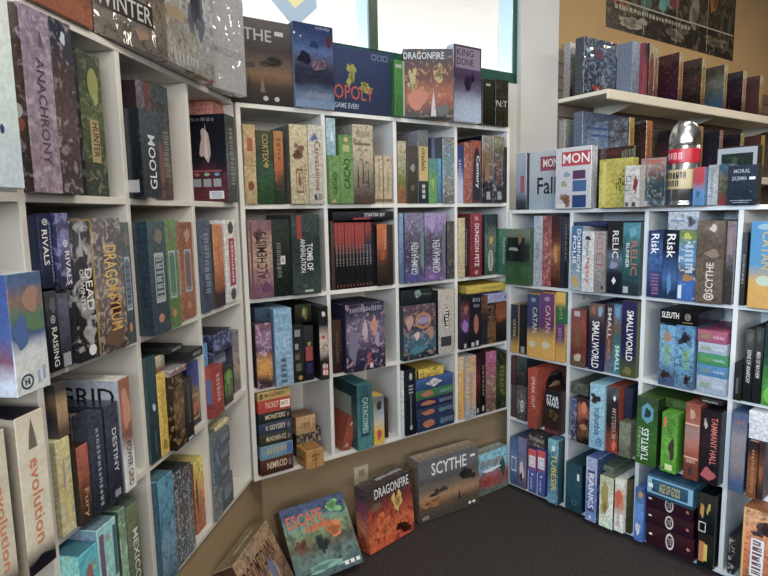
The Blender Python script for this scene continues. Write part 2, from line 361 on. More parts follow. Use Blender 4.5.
e = .0004
for (u0, v0, u1, v1, c, k) in shapes:
    e += .0001; mats_.append(flat(c, .4))
    for poly in shape_polys(k, rr):
        q = [V((PW*min(.99, max(.01, u0+(u1-u0)*a)), -e, PH*min(.985, max(.015, v0+(v1-v0)*b)))) for a, b in poly]
        fa = bm.faces.new([bm.verts.new(x) for x in q]); fa.material_index = len(mats_)-1
link('printed_sheet', mesh(bm, mats_), po)
bm = bmesh.new(); text_faces(bm, lambda u, v, e_: V((PW*u, -.0035, PH*v)), ('f', '~22', .05, .2, .6, .245, '', 'h'), 0); link('caption_lettering', mesh(bm, flat((156, 150, 132))), po)
# pale board at the far right of the back wall
boxobj_ = boxobj('notice_board', 0, .5, -.012, -.001, 0, .34, flat((174, 182, 188), .4), None, fmat('D') @ Matrix.Translation((2.78, 0, EYE+1.02)), bev=.003)
tag(boxobj_, 'pale grey-blue board on the back wall at the far right', 'board')
# socket in the low wall
so = empty('wall_socket', fmat('B') @ Matrix.Translation((SOCK[0], .13, SOCK[1]))); tag(so, 'cream electrical socket plate low on the tan wall behind games', 'socket')
boxobj('cover_plate', -.038, .038, -.006, -.0005, -.06, .06, flat((216, 204, 176), .4), so, bev=.002)
for dz in (-.028, .028):
    boxobj('outlet_face', -.016, .016, -.0075, -.006, dz-.014, dz+.014, flat((168, 154, 122), .4), so, bev=.0005)
# ------------------------------------------------------------------ shelving units
def unit(fr, ztop_, label, ncol=4):
    u = empty('shelving_unit', fmat(fr)); tag(u, label, 'shelving unit', 'white cubby shelving units')
    D_ = .256; zb = ztop_-1.4
    part('top_board', u, -HB, ncol*W+HB, 0, D_, ztop_-HB, ztop_+HB, WHITE, .001)
    part('bottom_board', u, -HB, ncol*W+HB, 0, D_, zb-HB, zb+HB, WHITE, .001)
    for c in range(ncol+1):
        part('side_panel' if c in (0, ncol) else 'divider', u, c*W-HB, c*W+HB, 0.0002, D_, zb+HB, ztop_-HB, WHITE, .001)
    for r in range(1, 4):
        for c in range(ncol):
            z_ = ztop_-RZ[r]; part('shelf', u, c*W+HB, (c+1)*W-HB, .0004, D_, z_-HB, z_+HB, WHITE, .0008)
            if (r+c*2) % 3 == 0: boxobj('fixing_screw', c*W+HB, c*W+HB+.0015, .1, .108, z_-.05, z_-.042, flat((32, 32, 32)), u)
    part('back_panel', u, -HB+.001, ncol*W+HB-.001, D_, D_+.004, zb, ztop_, WHITE, 0)
    return u
for fr, lab in (('A', 'white four-row cubby shelving on the left wall packed with games'), ('B', 'white cubby shelving in the centre below the window'), ('C', 'white cubby shelving on the right standing on the carpet')):
    unit(fr, ZT[fr], lab)
# ------------------------------------------------------------------ the cartons
NAMES = ['board_game_box', 'game box', 'board games on the left shelving', 'board games on the centre shelving', 'rulebook', 'book', 'red-topped rulebooks in the centre shelving', 'stack of flat games in the centre shelving', 'cardboard_box', 'cardboard box', 'paper_folder', 'folder', 'expansion boxes in the centre shelving', 'board games on the right shelving', 'stacked slim boxes on the right shelving', 'red and blue boxes on the right shelving', 'maroon-black boxes with round emblems', 'board games on the slatwall', 'wrapped boxes on the upper wall shelf', 'wrapped boxes on the lower wall shelf']
BOXES = [
(0,1,'very large pale blue box with dark blue mark, top row, first bay, left shelving',2,'A',.1236,.2323,-.1,.14,.0535,.3536,0,0,{'f': [(194,211,226),(205,227,229),(216,230,230)],'s': [(194,211,226)],'t': [(194,211,226)],'l': [(205,227,229)]},None,.35,22,.08,1,[],[('f',.62,.28,.7,.33,(46,60,107),'e')]),
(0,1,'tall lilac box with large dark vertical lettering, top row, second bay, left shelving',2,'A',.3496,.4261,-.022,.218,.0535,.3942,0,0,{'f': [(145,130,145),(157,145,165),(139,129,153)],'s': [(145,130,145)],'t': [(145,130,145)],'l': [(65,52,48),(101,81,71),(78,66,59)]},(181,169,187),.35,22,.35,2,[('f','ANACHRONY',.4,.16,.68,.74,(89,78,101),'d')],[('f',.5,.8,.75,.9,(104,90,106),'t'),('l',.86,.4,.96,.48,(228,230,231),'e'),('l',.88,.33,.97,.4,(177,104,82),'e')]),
(0,1,'maroon-brown box with pale bird emblem at top, top row, second bay, left shelving',2,'A',.4274,.4885,-.022,.218,.0535,.3942,0,0,{'f': [(64,54,58),(88,77,80),(81,68,70),(48,55,71)],'s': [(64,54,58)],'t': [(64,54,58)]},(162,154,159),.25,22,.35,2,[],[('f',.4,.86,.7,.94,(193,202,221),'d')]),
(0,1,'thin black box, top row, second bay, left shelving',2,'A',.5151,.5315,.0,.24,.0535,.3574,0,0,{'f': [(23,24,31),(40,40,50)],'s': [(23,24,31)],'t': [(23,24,31)]},(101,102,112),.35,22,.35,1,[],[]),
(0,1,'olive green box with green head and tan title panel, top row, second bay, left shelving',2,'A',.5327,.6102,.0,.24,.0535,.3636,0,0,{'f': [(57,63,53),(71,79,63),(86,98,71),(66,75,65)],'s': [(57,63,53)],'t': [(57,63,53)],'l': [(107,116,86),(68,75,60)]},(125,132,99),.35,22,.35,2,[('f','HUNTER',.42,.28,.68,.52,(63,58,39),'d')],[('f',.32,.24,.72,.54,(164,152,116),'r'),('f',.35,.68,.82,.9,(143,153,96),'e'),('f',.5,.64,.82,.74,(155,163,114),'d')]),
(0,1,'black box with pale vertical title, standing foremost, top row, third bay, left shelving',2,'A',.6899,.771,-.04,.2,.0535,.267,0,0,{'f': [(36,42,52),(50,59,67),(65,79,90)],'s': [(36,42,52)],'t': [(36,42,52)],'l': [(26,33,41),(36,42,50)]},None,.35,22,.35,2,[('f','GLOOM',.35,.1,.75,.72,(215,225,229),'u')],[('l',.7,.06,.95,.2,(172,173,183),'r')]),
(0,1,'tall grey-green box with rust coloured lower art, top row, third bay, left shelving',2,'A',.8105,.898,-.005,.235,.0535,.3565,0,0,{'f': [(100,70,68),(95,76,77),(70,76,79),(68,79,81)],'s': [(100,70,68)],'t': [(100,70,68)]},(45,48,53),.35,22,.35,2,[('f','~9',.55,.2,.85,.6,(119,122,126),'d')],[('f',.1,.12,.6,.5,(111,84,79),'d')]),
(0,1,'dark maroon box half hidden behind the foremost one, top row, third bay, left shelving',2,'A',.7722,.8093,.012,.247,.0535,.3544,0,0,{'f': [(55,44,51),(78,68,77),(93,86,95)],'s': [(55,44,51)],'t': [(55,44,51)]},(141,143,151),.35,22,.35,1,[],[]),
(0,1,'black box back printed with white robot figures, top row, fourth bay, left shelving',2,'A',1.242,1.3195,-.02,.18,.0535,.3466,0,0,{'f': [(70,79,81),(100,109,111),(85,94,97),(67,74,76)],'s': [(70,79,81)],'t': [(70,79,81)],'l': [(92,47,61),(83,43,59),(25,28,40),(18,21,34),(18,21,34)]},None,.35,22,.35,1,[('l','~8',.2,.92,.8,.96,(111,115,128),'h'),('f','~12',.3,.2,.7,.85,(134,143,148),'d')],[('l',.15,.72,.42,.82,(135,144,156),'d'),('l',.1,.38,.4,.68,(129,134,144),'t'),('l',.5,.42,.74,.88,(187,174,175),'d'),('l',.6,.5,.68,.9,(215,203,206),'t'),('l',.12,.35,.9,.37,(143,85,96),'r'),('l',.2,.18,.34,.27,(155,163,176),'r'),('l',.38,.18,.52,.27,(155,163,176),'r'),('l',.56,.18,.7,.27,(155,163,176),'r'),('l',.74,.18,.88,.27,(155,163,176),'r'),('l',.22,.3,.32,.34,(198,155,120),'e'),('l',.4,.3,.5,.34,(161,104,109),'e'),('l',.58,.3,.68,.34,(141,186,164),'e'),('l',.76,.3,.86,.34,(113,155,195),'e'),('l',.66,.04,.92,.13,(219,225,230),'r'),('l',.7,.05,.88,.12,(142,165,198),'B')]),
(0,1,'small pinkish orange box lying on the black box, top row, fourth bay, left shelving',2,'A',1.259,1.3518,.03,.13,.3471,.394,0,0,{'f': [(196,124,116),(216,151,137)],'s': [(207,142,134)],'t': [(207,142,134)],'l': [(207,146,139)]},None,.35,22,.35,1,[],[]),
(0,1,'white box with blue and green painted cover art, second row, first bay, left shelving',2,'A',.1999,.2778,-.075,.165,-.2936,-.0857,0,0,{'f': [(215,224,229),(215,224,229),(207,216,228),(82,101,149),(94,123,108),(141,114,107),(82,105,144)],'s': [(215,224,229)],'t': [(211,220,229)],'l': [(202,211,227),(126,84,103),(78,102,158),(70,93,153),(67,88,143)]},None,.35,22,.12,2,[],[('f',.12,.04,.5,.17,(69,78,103),'E'),('f',.62,.06,.7,.17,(156,174,209),'r'),('f',.78,.08,.86,.2,(156,174,209),'r'),('f',.35,.48,.95,.7,(93,126,95),'d'),('f',.3,.66,.9,.9,(159,129,115),'d'),('f',.0,.36,.5,.66,(80,107,164),'d'),('l',.4,.25,.9,.4,(146,79,88),'d')]),
(0,1,'navy box with white vertical title, upper left, second row, second bay, left shelving',2,'A',.3496,.3855,-.02,.22,-.1287,.0121,0,0,{'f': [(28,34,58),(46,53,85),(36,41,72)],'s': [(28,34,58)],'t': [(28,34,58)]},None,.35,22,.35,1,[('f','RIVALS',.2,.32,.6,.8,(231,231,231),'d'),('f','~16',.72,.08,.86,.9,(125,134,167),'d')],[('f',.3,.86,.7,.95,(211,220,229),'E')]),
(0,1,'black box with white vertical title, lower left, second row, second bay, left shelving',2,'A',.3496,.3814,-.02,.22,-.2936,-.1344,0,0,{'f': [(13,16,26),(31,35,44),(68,71,83)],'s': [(13,16,26)],'t': [(13,16,26)]},None,.35,22,.35,1,[('f','RAISING',.3,.06,.75,.55,(228,231,231),'d')],[('f',.3,.6,.7,.7,(192,197,214),'E'),('f',.2,.72,.85,.95,(96,102,116),'d')]),
(0,1,'purple-grey box with white vertical title, stacked upper, second row, second bay, left shelving',2,'A',.3867,.4206,-.03,.21,-.1342,.0157,0,0,{'f': [(51,52,75),(78,76,113),(111,108,155),(72,70,103)],'s': [(51,52,75)],'t': [(51,52,75)],'l': [(58,59,94)]},(152,153,208),.35,22,.35,1,[('f','RIVALS',.45,.05,.85,.5,(231,231,231),'d')],[('f',.4,.55,.75,.65,(220,229,230),'E')]),
(0,1,'dark grey box with white barcode strip, second row, second bay, left shelving',2,'A',.3826,.4138,-.02,.22,-.2936,-.1414,0,0,{'f': [(37,41,50),(71,75,93),(96,99,120)],'s': [(37,41,50)],'t': [(37,41,50)]},None,.35,22,.35,1,[],[('f',.1,.02,.8,.2,(202,211,227),'B')]),
(0,1,'black box with white bare-tree art and white title, second row, second bay, left shelving',2,'A',.4218,.4847,-.03,.21,-.2936,-.0006,0,0,{'f': [(23,24,30),(39,41,48),(67,68,75)],'s': [(23,24,30)],'t': [(23,24,30)],'l': [(53,55,60)]},(200,201,210),.42,14,.35,2,[('f','DEAD',.55,.36,.9,.66,(231,231,231),'d'),('f','OF WINTER',.28,.36,.48,.66,(228,230,231),'d')],[('f',.45,.03,.85,.11,(219,225,230),'e'),('f',.3,.75,.6,.95,(166,167,173),'t')]),
(0,1,'dark fantasy box with gold side and gold title, second row, second bay, left shelving',2,'A',.486,.5867,-.035,.205,-.2936,.0046,0,0,{'f': [(65,60,62),(105,92,88),(126,118,120),(94,93,106),(105,102,107)],'s': [(65,60,62)],'t': [(65,60,62)],'l': [(156,131,87),(181,155,102),(167,143,96)]},(187,181,176),.4,22,.35,2,[('f','DRAGON',.3,.42,.75,.8,(221,193,119),'d'),('f','ASYLUM',.4,.16,.8,.5,(216,175,109),'d')],[('f',.1,.02,.9,.2,(101,78,68),'d'),('f',.4,.26,.8,.4,(64,36,39),'d')]),
(0,1,'slate box with blue framed title, second row, second bay, left shelving',2,'A',.5879,.6275,-.03,.21,-.2936,-.0052,0,0,{'f': [(69,80,83),(83,93,98),(95,106,107)],'s': [(69,80,83)],'t': [(69,80,83)]},None,.35,22,.35,2,[('f','~7',.32,.3,.7,.7,(102,125,163),'d')],[('f',.24,.28,.78,.72,(169,181,192),'O'),('f',.3,.78,.8,.95,(125,117,115),'d'),('f',.3,.1,.62,.18,(180,135,111),'e')]),
(0,1,'dark teal box with pale framed title, second row, third bay, left shelving',2,'A',.6899,.7732,-.04,.2,-.2936,-.0038,0,0,{'f': [(53,70,82),(64,83,93),(74,91,99)],'s': [(53,70,82)],'t': [(53,70,82)],'l': [(48,65,76)]},None,.35,22,.35,2,[('f','~7',.32,.3,.7,.7,(147,165,174),'d')],[('f',.24,.28,.78,.72,(169,181,192),'O'),('f',.3,.78,.8,.95,(125,117,115),'d'),('f',.3,.1,.62,.18,(180,135,111),'e')]),
(0,1,'green box with blue lettering, second row, third bay, left shelving',2,'A',.7744,.8388,-.035,.205,-.2936,-.0024,0,0,{'f': [(91,125,77),(104,141,87),(108,144,92)],'s': [(91,125,77)],'t': [(91,125,77)],'l': [(95,143,89),(114,162,106)]},None,.35,22,.35,2,[('f','~7',.32,.3,.7,.7,(92,122,127),'d')],[('f',.24,.28,.78,.72,(169,181,192),'O'),('f',.3,.78,.8,.95,(125,117,115),'d'),('f',.3,.1,.62,.18,(180,135,111),'e')]),
(0,1,'orange-brown box beside the green one, second row, third bay, left shelving',2,'A',.84,.8951,-.015,.225,-.2936,-.006,0,0,{'f': [(155,115,93),(168,125,96),(157,115,93)],'s': [(155,115,93)],'t': [(155,115,93)]},None,.35,22,.35,2,[('f','~7',.32,.3,.7,.7,(118,116,131),'d')],[('f',.24,.28,.78,.72,(169,181,192),'O'),('f',.3,.78,.8,.95,(125,117,115),'d'),('f',.3,.1,.62,.18,(180,135,111),'e')]),
(0,1,'rust box, rightmost of five alike spines, second row, third bay, left shelving',2,'A',.9131,.9892,-.005,.235,-.2936,-.0099,0,0,{'f': [(154,106,84),(165,114,90),(143,101,87)],'s': [(154,106,84)],'t': [(154,106,84)]},None,.35,22,.35,2,[('f','~7',.32,.3,.7,.7,(116,112,128),'d')],[('f',.24,.28,.78,.72,(169,181,192),'O'),('f',.3,.78,.8,.95,(182,149,137),'d'),('f',.3,.1,.62,.18,(180,135,111),'e')]),
(0,1,'blue-grey box with dark vertical title, second row, fourth bay, left shelving',2,'A',1.0301,1.103,-.01,.23,-.2936,-.0023,0,0,{'f': [(73,83,103),(92,103,125),(99,110,131)],'s': [(73,83,103)],'t': [(73,83,103)]},(50,56,70),.35,22,.35,1,[('f','~9',.3,.2,.75,.85,(133,145,168),'d')],[]),
(0,1,'slim orange box, second row, fourth bay, left shelving',2,'A',1.1212,1.1943,-.01,.23,-.2936,-.0197,0,0,{'f': [(64,51,56),(178,118,93),(201,138,107),(206,146,113)],'s': [(64,51,56)],'t': [(64,51,56)],'l': [(77,80,68)]},None,.35,22,.35,1,[('f','~7',.45,.4,.62,.75,(176,117,89),'d')],[]),
(0,1,'white box with long red title label, second row, fourth bay, left shelving',2,'A',1.2238,1.3136,-.005,.235,-.2936,-.0077,0,0,{'f': [(219,221,229),(228,230,231)],'s': [(219,221,229)],'t': [(219,221,229)]},None,.35,22,.35,1,[('f','~11',.5,.24,.68,.74,(229,223,229),'d')],[('f',.3,.2,.85,.78,(164,79,91),'r'),('f',.3,.02,.8,.17,(79,85,80),'e'),('f',.3,.83,.8,.98,(79,85,80),'e')]),
(0,1,'cream box with orange vertical title, nearest, third row, first bay, left shelving',2,'A',.1508,.1969,-.045,.195,-.6367,-.3452,0,0,{'f': [(27,25,38),(213,209,195),(224,220,206),(213,209,195),(224,220,206),(213,209,195),(224,220,206),(213,209,195)],'s': [(27,25,38)],'t': [(27,25,38)],'l': [(192,188,171)]},None,.35,22,.03,1,[('f','evolution',.35,.16,.72,.68,(212,137,100),'d')],[('f',0,0,1,.1,(18,15,29),'d'),('f',.3,.78,.7,.95,(116,112,103),'t')]),
(0,1,'cream box with orange vertical title, beside upright, third row, first bay, left shelving',2,'A',.2202,.2871,-.045,.195,-.6367,-.3391,0,0,{'f': [(34,30,45),(224,220,206),(230,230,217),(224,220,206),(230,230,217),(224,220,206),(230,230,217),(224,220,206)],'s': [(34,30,45)],'t': [(34,30,45)],'l': [(182,177,162)]},None,.35,22,.03,1,[('f','evolution',.35,.18,.72,.72,(212,137,100),'d')],[('f',0,0,1,.1,(18,15,29),'d'),('f',.3,.78,.75,.97,(116,112,103),'t')]),
(0,1,'pale yellow box with faint watercolour art, third row, second bay, left shelving',2,'A',.3496,.39,-.012,.188,-.6367,-.4348,0,0,{'f': [(211,207,171),(210,202,152),(221,217,169)],'s': [(211,207,171)],'t': [(211,207,171)],'l': [(191,186,152)]},(184,195,211),.3,22,.35,1,[],[('f',.4,.15,.7,.4,(223,211,127),'d'),('f',.35,.4,.5,.85,(176,163,158),'d')]),
(0,1,'dark grey box with tan spine stripe on yellow box, third row, second bay, left shelving',2,'A',.3644,.395,-.012,.168,-.4343,-.3221,0,0,{'f': [(91,79,72),(173,146,123),(183,157,125),(73,68,69)],'s': [(91,79,72)],'t': [(91,79,72)],'l': [(76,79,86),(64,68,76),(132,108,90),(53,55,60)]},None,.35,22,.08,1,[],[]),
(0,1,'small brown box with orange-red upper half, third row, second bay, left shelving',2,'A',.3912,.4263,-.025,.215,-.6367,-.4645,0,0,{'f': [(55,43,38),(91,63,49),(110,71,54),(168,100,86),(174,105,92)],'s': [(55,43,38)],'t': [(55,43,38)],'l': [(50,43,41)]},None,.35,22,.35,1,[('f','Fury',.25,.08,.75,.45,(197,163,133),'d')],[]),
(0,1,'brown box lying on the small brown box, third row, second bay, left shelving',2,'A',.428,.4495,.01,.24,-.6362,-.4098,0,0,{'f': [(93,80,77),(114,100,97)],'s': [(93,80,77)],'t': [(93,80,77)],'l': [(83,74,70)]},None,.35,22,.35,1,[],[]),
(0,1,'black rounded box with white vertical title, taller left, third row, second bay, left shelving',2,'A',.4275,.4745,-.03,.009,-.6367,-.4098,0,0,{'f': [(40,46,59),(55,62,75),(61,68,82)],'s': [(40,46,59)],'t': [(40,46,59)],'l': [(46,53,66),(61,68,82)]},None,.35,22,.35,2,[('f','~14',.4,.08,.62,.85,(145,157,167),'d')],[]),
(0,1,'black rounded box with white vertical title, right, third row, second bay, left shelving',2,'A',.4827,.5305,-.03,.21,-.6367,-.4083,0,0,{'f': [(43,47,62),(55,60,78),(66,69,88)],'s': [(43,47,62)],'t': [(43,47,62)],'l': [(53,59,75)]},None,.35,22,.35,2,[('f','DESTINY',.4,.3,.72,.75,(209,221,228),'d')],[('f',.3,.05,.75,.12,(148,157,175),'r')]),
(0,1,'tall box with orange nut art above white title, third row, second bay, left shelving',2,'A',.5398,.5821,-.03,.21,-.6367,-.3642,0,0,{'f': [(231,231,231),(218,226,230),(131,94,84),(180,124,104),(151,106,92)],'s': [(231,231,231)],'t': [(231,231,231)],'l': [(165,179,201),(178,193,215),(186,200,221)]},None,.35,22,.1,1,[('l','GRID',.35,.78,.95,.93,(27,32,38),'h'),('f','POWER GRID',.3,.04,.75,.44,(26,27,31),'d')],[('f',.1,.5,.9,.97,(200,150,132),'d')]),
(0,1,'dark green box with silver emblem, third row, third bay, left shelving',2,'A',.6899,.7363,-.008,.232,-.6367,-.3516,0,0,{'f': [(33,54,59),(47,69,78),(54,78,85)],'s': [(33,54,59)],'t': [(33,54,59)],'l': [(60,83,91)]},None,.35,22,.35,1,[('f','~9',.4,.08,.6,.3,(84,104,115),'d')],[('f',.35,.48,.75,.56,(190,205,222),'d')]),
(0,1,'yellow box with thin dark title, third row, third bay, left shelving',2,'A',.7375,.7792,-.008,.192,-.6367,-.4101,0,0,{'f': [(215,191,103),(221,198,109),(220,191,110)],'s': [(215,191,103)],'t': [(215,191,103)],'l': [(196,175,96)]},None,.35,22,.35,1,[('f','~9',.4,.25,.6,.85,(183,161,88),'d'),('f','~3',.3,.06,.7,.2,(143,126,68),'h')],[]),
(0,1,'cream and red box standing on the yellow box, third row, third bay, left shelving',2,'A',.7566,.8015,.002,.242,-.4096,-.3651,0,0,{'f': [(131,94,84),(178,177,159),(203,203,184)],'s': [(131,94,84)],'t': [(131,94,84)]},(100,91,89),.35,22,.35,1,[],[]),
(0,1,'dark box with bronze portrait art, third row, third bay, left shelving',2,'A',.7804,.8377,-.028,.192,-.6367,-.4289,0,0,{'f': [(43,32,25),(91,68,50),(112,91,66),(55,48,36)],'s': [(43,32,25)],'t': [(43,32,25)],'l': [(24,18,13),(48,42,41)]},(167,140,103),.35,22,.35,1,[],[]),
(0,1,'narrow black box with pale lower barcode, third row, third bay, left shelving',2,'A',.8389,.8865,-.028,.192,-.6367,-.4507,0,0,{'f': [(25,24,26),(48,46,47),(62,59,61)],'s': [(25,24,26)],'t': [(25,24,26)]},None,.35,22,.35,1,[('f','~9',.4,.3,.6,.9,(102,100,104),'d')],[('f',.2,.02,.8,.06,(182,189,200),'r')]),
(0,1,'grey and red box lying above bronze box, third row, third bay, left shelving',2,'A',.7802,.8728,-.023,.217,-.4284,-.4102,0,0,{'f': [(150,152,159),(168,92,90),(181,184,190)],'s': [(150,152,159)],'t': [(150,152,159)]},(82,85,92),.35,22,.35,1,[],[]),
(0,1,'black box with silver lettering, stacked over grey box, third row, third bay, left shelving',2,'A',.7839,.8595,-.023,.217,-.3646,-.3486,0,0,{'f': [(38,42,46),(53,55,60)],'s': [(38,42,46)],'t': [(38,42,46)]},None,.35,22,.35,1,[('f','~5',.2,.3,.8,.75,(146,152,161),'h')],[]),
(0,1,'blue-sided box with orange cover picture, third row, third bay, left shelving',2,'A',.9377,1.0115,.012,.212,-.6367,-.4358,0,0,{'f': [(59,57,72),(150,106,88),(133,118,91),(69,82,145),(64,78,145)],'s': [(59,57,72)],'t': [(59,57,72)],'l': [(38,44,65),(49,57,94)]},None,.35,22,.35,1,[],[('f',.15,.1,.85,.5,(172,146,114),'O'),('f',.3,.15,.7,.4,(192,113,97),'d')]),
(0,1,'black flat box tilted across the top, third row, third bay, left shelving',2,'A',.8569,.9478,-.038,.142,-.4027,-.3767,0,0,{'f': [(38,42,46),(34,38,42)],'s': [(38,42,46)],'t': [(38,42,46)]},None,.35,22,.35,1,[('f','~7',.3,.3,.85,.75,(139,148,154),'h')],[]),
(0,1,'bright blue box at far left, third row, fourth bay, left shelving',2,'A',1.0547,1.093,.018,.247,-.6367,-.4025,0,0,{'f': [(77,108,168),(98,149,208),(108,164,219)],'s': [(77,108,168)],'t': [(77,108,168)],'l': [(100,149,203)]},None,.35,22,.35,1,[],[('f',.2,.2,.7,.4,(66,88,156),'d')]),
(0,1,'red box with white title, third row, fourth bay, left shelving',2,'A',1.0301,1.1123,-.022,.017,-.6367,-.4741,0,0,{'f': [(148,70,66),(168,83,80),(158,75,73)],'s': [(148,70,66)],'t': [(148,70,66)],'l': [(134,64,69),(168,88,85)]},None,.35,22,.35,1,[('f','~6',.35,.3,.65,.85,(205,169,168),'d')],[('l',.5,.3,.9,.8,(89,111,158),'r')]),
(0,1,'green and black box beside the red one, third row, fourth bay, left shelving',2,'A',1.1568,1.2219,-.007,.233,-.6367,-.5037,0,0,{'f': [(59,71,62),(100,134,89),(120,159,100),(54,66,61)],'s': [(59,71,62)],'t': [(59,71,62)],'l': [(53,65,56)]},(45,47,38),.35,22,.35,1,[],[('f',.1,.5,.8,.95,(121,169,97),'d'),('f',.2,.2,.7,.4,(102,120,93),'d')]),
(0,1,'tall patterned box with tan edge at far right, third row, fourth bay, left shelving',2,'A',1.2932,1.3518,.018,.247,-.6367,-.4096,0,0,{'f': [(115,103,102),(160,145,126),(157,147,150),(124,125,135)],'s': [(115,103,102)],'t': [(115,103,102)],'l': [(55,57,78),(80,83,113),(56,61,84)]},(73,70,91),.35,22,.35,1,[],[]),
(0,1,'dark grey flat box with pale label above red box, third row, fourth bay, left shelving',2,'A',1.1135,1.2088,.008,.247,-.5032,-.4582,0,0,{'f': [(61,68,84),(143,153,174),(78,86,103)],'s': [(61,68,84)],'t': [(61,68,84)]},None,.35,22,.35,1,[],[('l',.3,.3,.8,.7,(186,200,221),'r')]),
(0,1,'navy box with busy blue figure art, third row, fourth bay, left shelving',2,'A',1.1372,1.2898,.018,.247,-.4577,-.3882,0,0,{'f': [(43,45,65),(66,72,112),(72,79,124),(56,58,83)],'s': [(43,45,65)],'t': [(43,45,65)],'l': [(45,51,77),(59,65,101)]},(151,172,221),.4,22,.35,1,[],[]),
(0,1,'teal box with orange cartoon art, bottom row, second bay, left shelving',2,'A',.3496,.4085,-.04,.2,-.9868,-.677,0,0,{'f': [(62,119,136),(84,151,177),(100,174,185),(101,188,211)],'s': [(62,119,136)],'t': [(70,119,136)],'l': [(156,219,225),(153,225,225),(153,225,225)]},(221,189,117),.2,22,.35,1,[],[('f',.15,.55,.75,.62,(231,231,231),'r'),('f',.3,.1,.8,.45,(220,189,109),'d'),('f',.2,.62,.8,.9,(155,119,118),'d'),('t',.2,.3,.8,.7,(222,200,119),'d')]),
(0,1,'pale blue-green box with red people art, bottom row, second bay, left shelving',2,'A',.4101,.4763,-.04,.2,-.9868,-.6557,0,0,{'f': [(135,122,122),(189,204,211),(154,202,223),(166,225,226),(161,219,225)],'s': [(135,122,122)],'t': [(105,133,151)],'l': [(116,154,184),(135,173,205)]},(174,96,102),.15,22,.2,1,[],[('f',.15,.1,.9,.4,(165,115,114),'d'),('f',.08,.4,.3,.95,(118,100,125),'r'),('f',.78,.6,.95,.95,(74,107,123),'r')]),
(0,1,'slim green box with pale top half, bottom row, second bay, left shelving',2,'A',.5012,.527,-.03,.21,-.9868,-.6607,0,0,{'f': [(92,117,100),(116,142,117),(150,192,166),(119,154,130)],'s': [(92,117,100)],'t': [(92,117,100)]},(213,229,229),.25,22,.35,1,[],[]),
(0,1,'olive box with white vertical title, bottom row, second bay, left shelving',2,'A',.5308,.5819,-.03,.21,-.9868,-.6713,0,0,{'f': [(86,99,85),(99,112,97),(113,124,102)],'s': [(86,99,85)],'t': [(78,93,90)]},None,.35,22,.35,1,[('f','MEXICO CITY',.35,.1,.75,.8,(231,231,231),'d')],[]),
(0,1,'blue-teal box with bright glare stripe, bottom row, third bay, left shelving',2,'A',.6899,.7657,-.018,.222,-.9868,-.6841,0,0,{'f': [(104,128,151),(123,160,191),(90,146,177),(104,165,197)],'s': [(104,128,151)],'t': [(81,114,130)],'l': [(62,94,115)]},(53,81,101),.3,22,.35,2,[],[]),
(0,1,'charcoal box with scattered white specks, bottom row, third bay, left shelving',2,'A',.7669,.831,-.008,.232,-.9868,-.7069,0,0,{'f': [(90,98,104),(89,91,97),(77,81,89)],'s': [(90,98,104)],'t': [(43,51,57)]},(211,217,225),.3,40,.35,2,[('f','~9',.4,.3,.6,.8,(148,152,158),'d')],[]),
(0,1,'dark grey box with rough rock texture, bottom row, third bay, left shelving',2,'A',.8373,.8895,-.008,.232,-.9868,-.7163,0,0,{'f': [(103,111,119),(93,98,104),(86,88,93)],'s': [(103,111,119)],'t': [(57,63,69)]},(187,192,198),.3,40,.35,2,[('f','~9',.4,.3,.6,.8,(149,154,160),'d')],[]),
(0,1,'orange and yellow box, bottom row, third bay, left shelving',2,'A',.9498,1.0115,.017,.247,-.9868,-.7499,0,0,{'f': [(174,109,87),(196,128,95),(219,173,110),(223,211,121)],'s': [(174,109,87)],'t': [(178,168,97)]},(90,74,50),.2,22,.35,1,[('f','~9',.45,.15,.7,.55,(182,129,88),'d')],[('f',.1,.3,.3,.75,(86,80,70),'e')]),
(0,1,'dark slate box with blue-grey art, left, bottom row, fourth bay, left shelving',2,'A',1.0301,1.0814,-.01,.23,-.9868,-.6973,0,0,{'f': [(111,117,120),(94,108,124),(84,103,129),(94,108,124)],'s': [(111,117,120)],'t': [(111,117,120)]},(163,172,171),.3,22,.35,1,[],[]),
(0,1,'lowest of four stacked charcoal flat boxes, bottom row, fourth bay, left shelving',2,'A',1.0942,1.1821,-.005,.195,-.9868,-.8779,0,0,{'f': [(91,98,111),(107,115,129)],'s': [(91,98,111)],'t': [(91,98,111)],'l': [(64,71,81)]},None,.35,22,.35,1,[('f','~6',.2,.3,.8,.7,(150,160,179),'h')],[]),
(0,1,'second lowest of four stacked charcoal flat boxes, bottom row, fourth bay, left shelving',2,'A',1.0841,1.1623,-.005,.195,-.8774,-.8208,0,0,{'f': [(91,98,111),(107,115,129)],'s': [(91,98,111)],'t': [(91,98,111)],'l': [(64,71,81)]},None,.35,22,.35,1,[('f','~6',.2,.3,.8,.7,(150,160,179),'h')],[]),
(0,1,'second highest of four stacked charcoal flat boxes, bottom row, fourth bay, left shelving',2,'A',1.0826,1.1697,-.005,.195,-.8203,-.767,0,0,{'f': [(91,98,111),(107,115,129)],'s': [(91,98,111)],'t': [(91,98,111)],'l': [(64,71,81)]},None,.35,22,.35,1,[('f','~6',.2,.3,.8,.7,(150,160,179),'h')],[]),
(0,1,'uppermost of four stacked charcoal flat boxes, bottom row, fourth bay, left shelving',2,'A',1.0881,1.1771,-.005,.195,-.7665,-.7099,0,0,{'f': [(91,98,111),(107,115,129)],'s': [(91,98,111)],'t': [(91,98,111)],'l': [(64,71,81)]},None,.35,22,.35,1,[('f','~6',.2,.3,.8,.7,(150,160,179),'h')],[]),
(0,1,'tan flat box on top of the charcoal stack, bottom row, fourth bay, left shelving',2,'A',1.0982,1.2069,.01,.247,-.7094,-.6934,0,0,{'f': [(204,196,160),(226,220,182)],'s': [(204,196,160)],'t': [(204,196,160)],'l': [(159,158,134)]},None,.35,22,.35,1,[],[]),
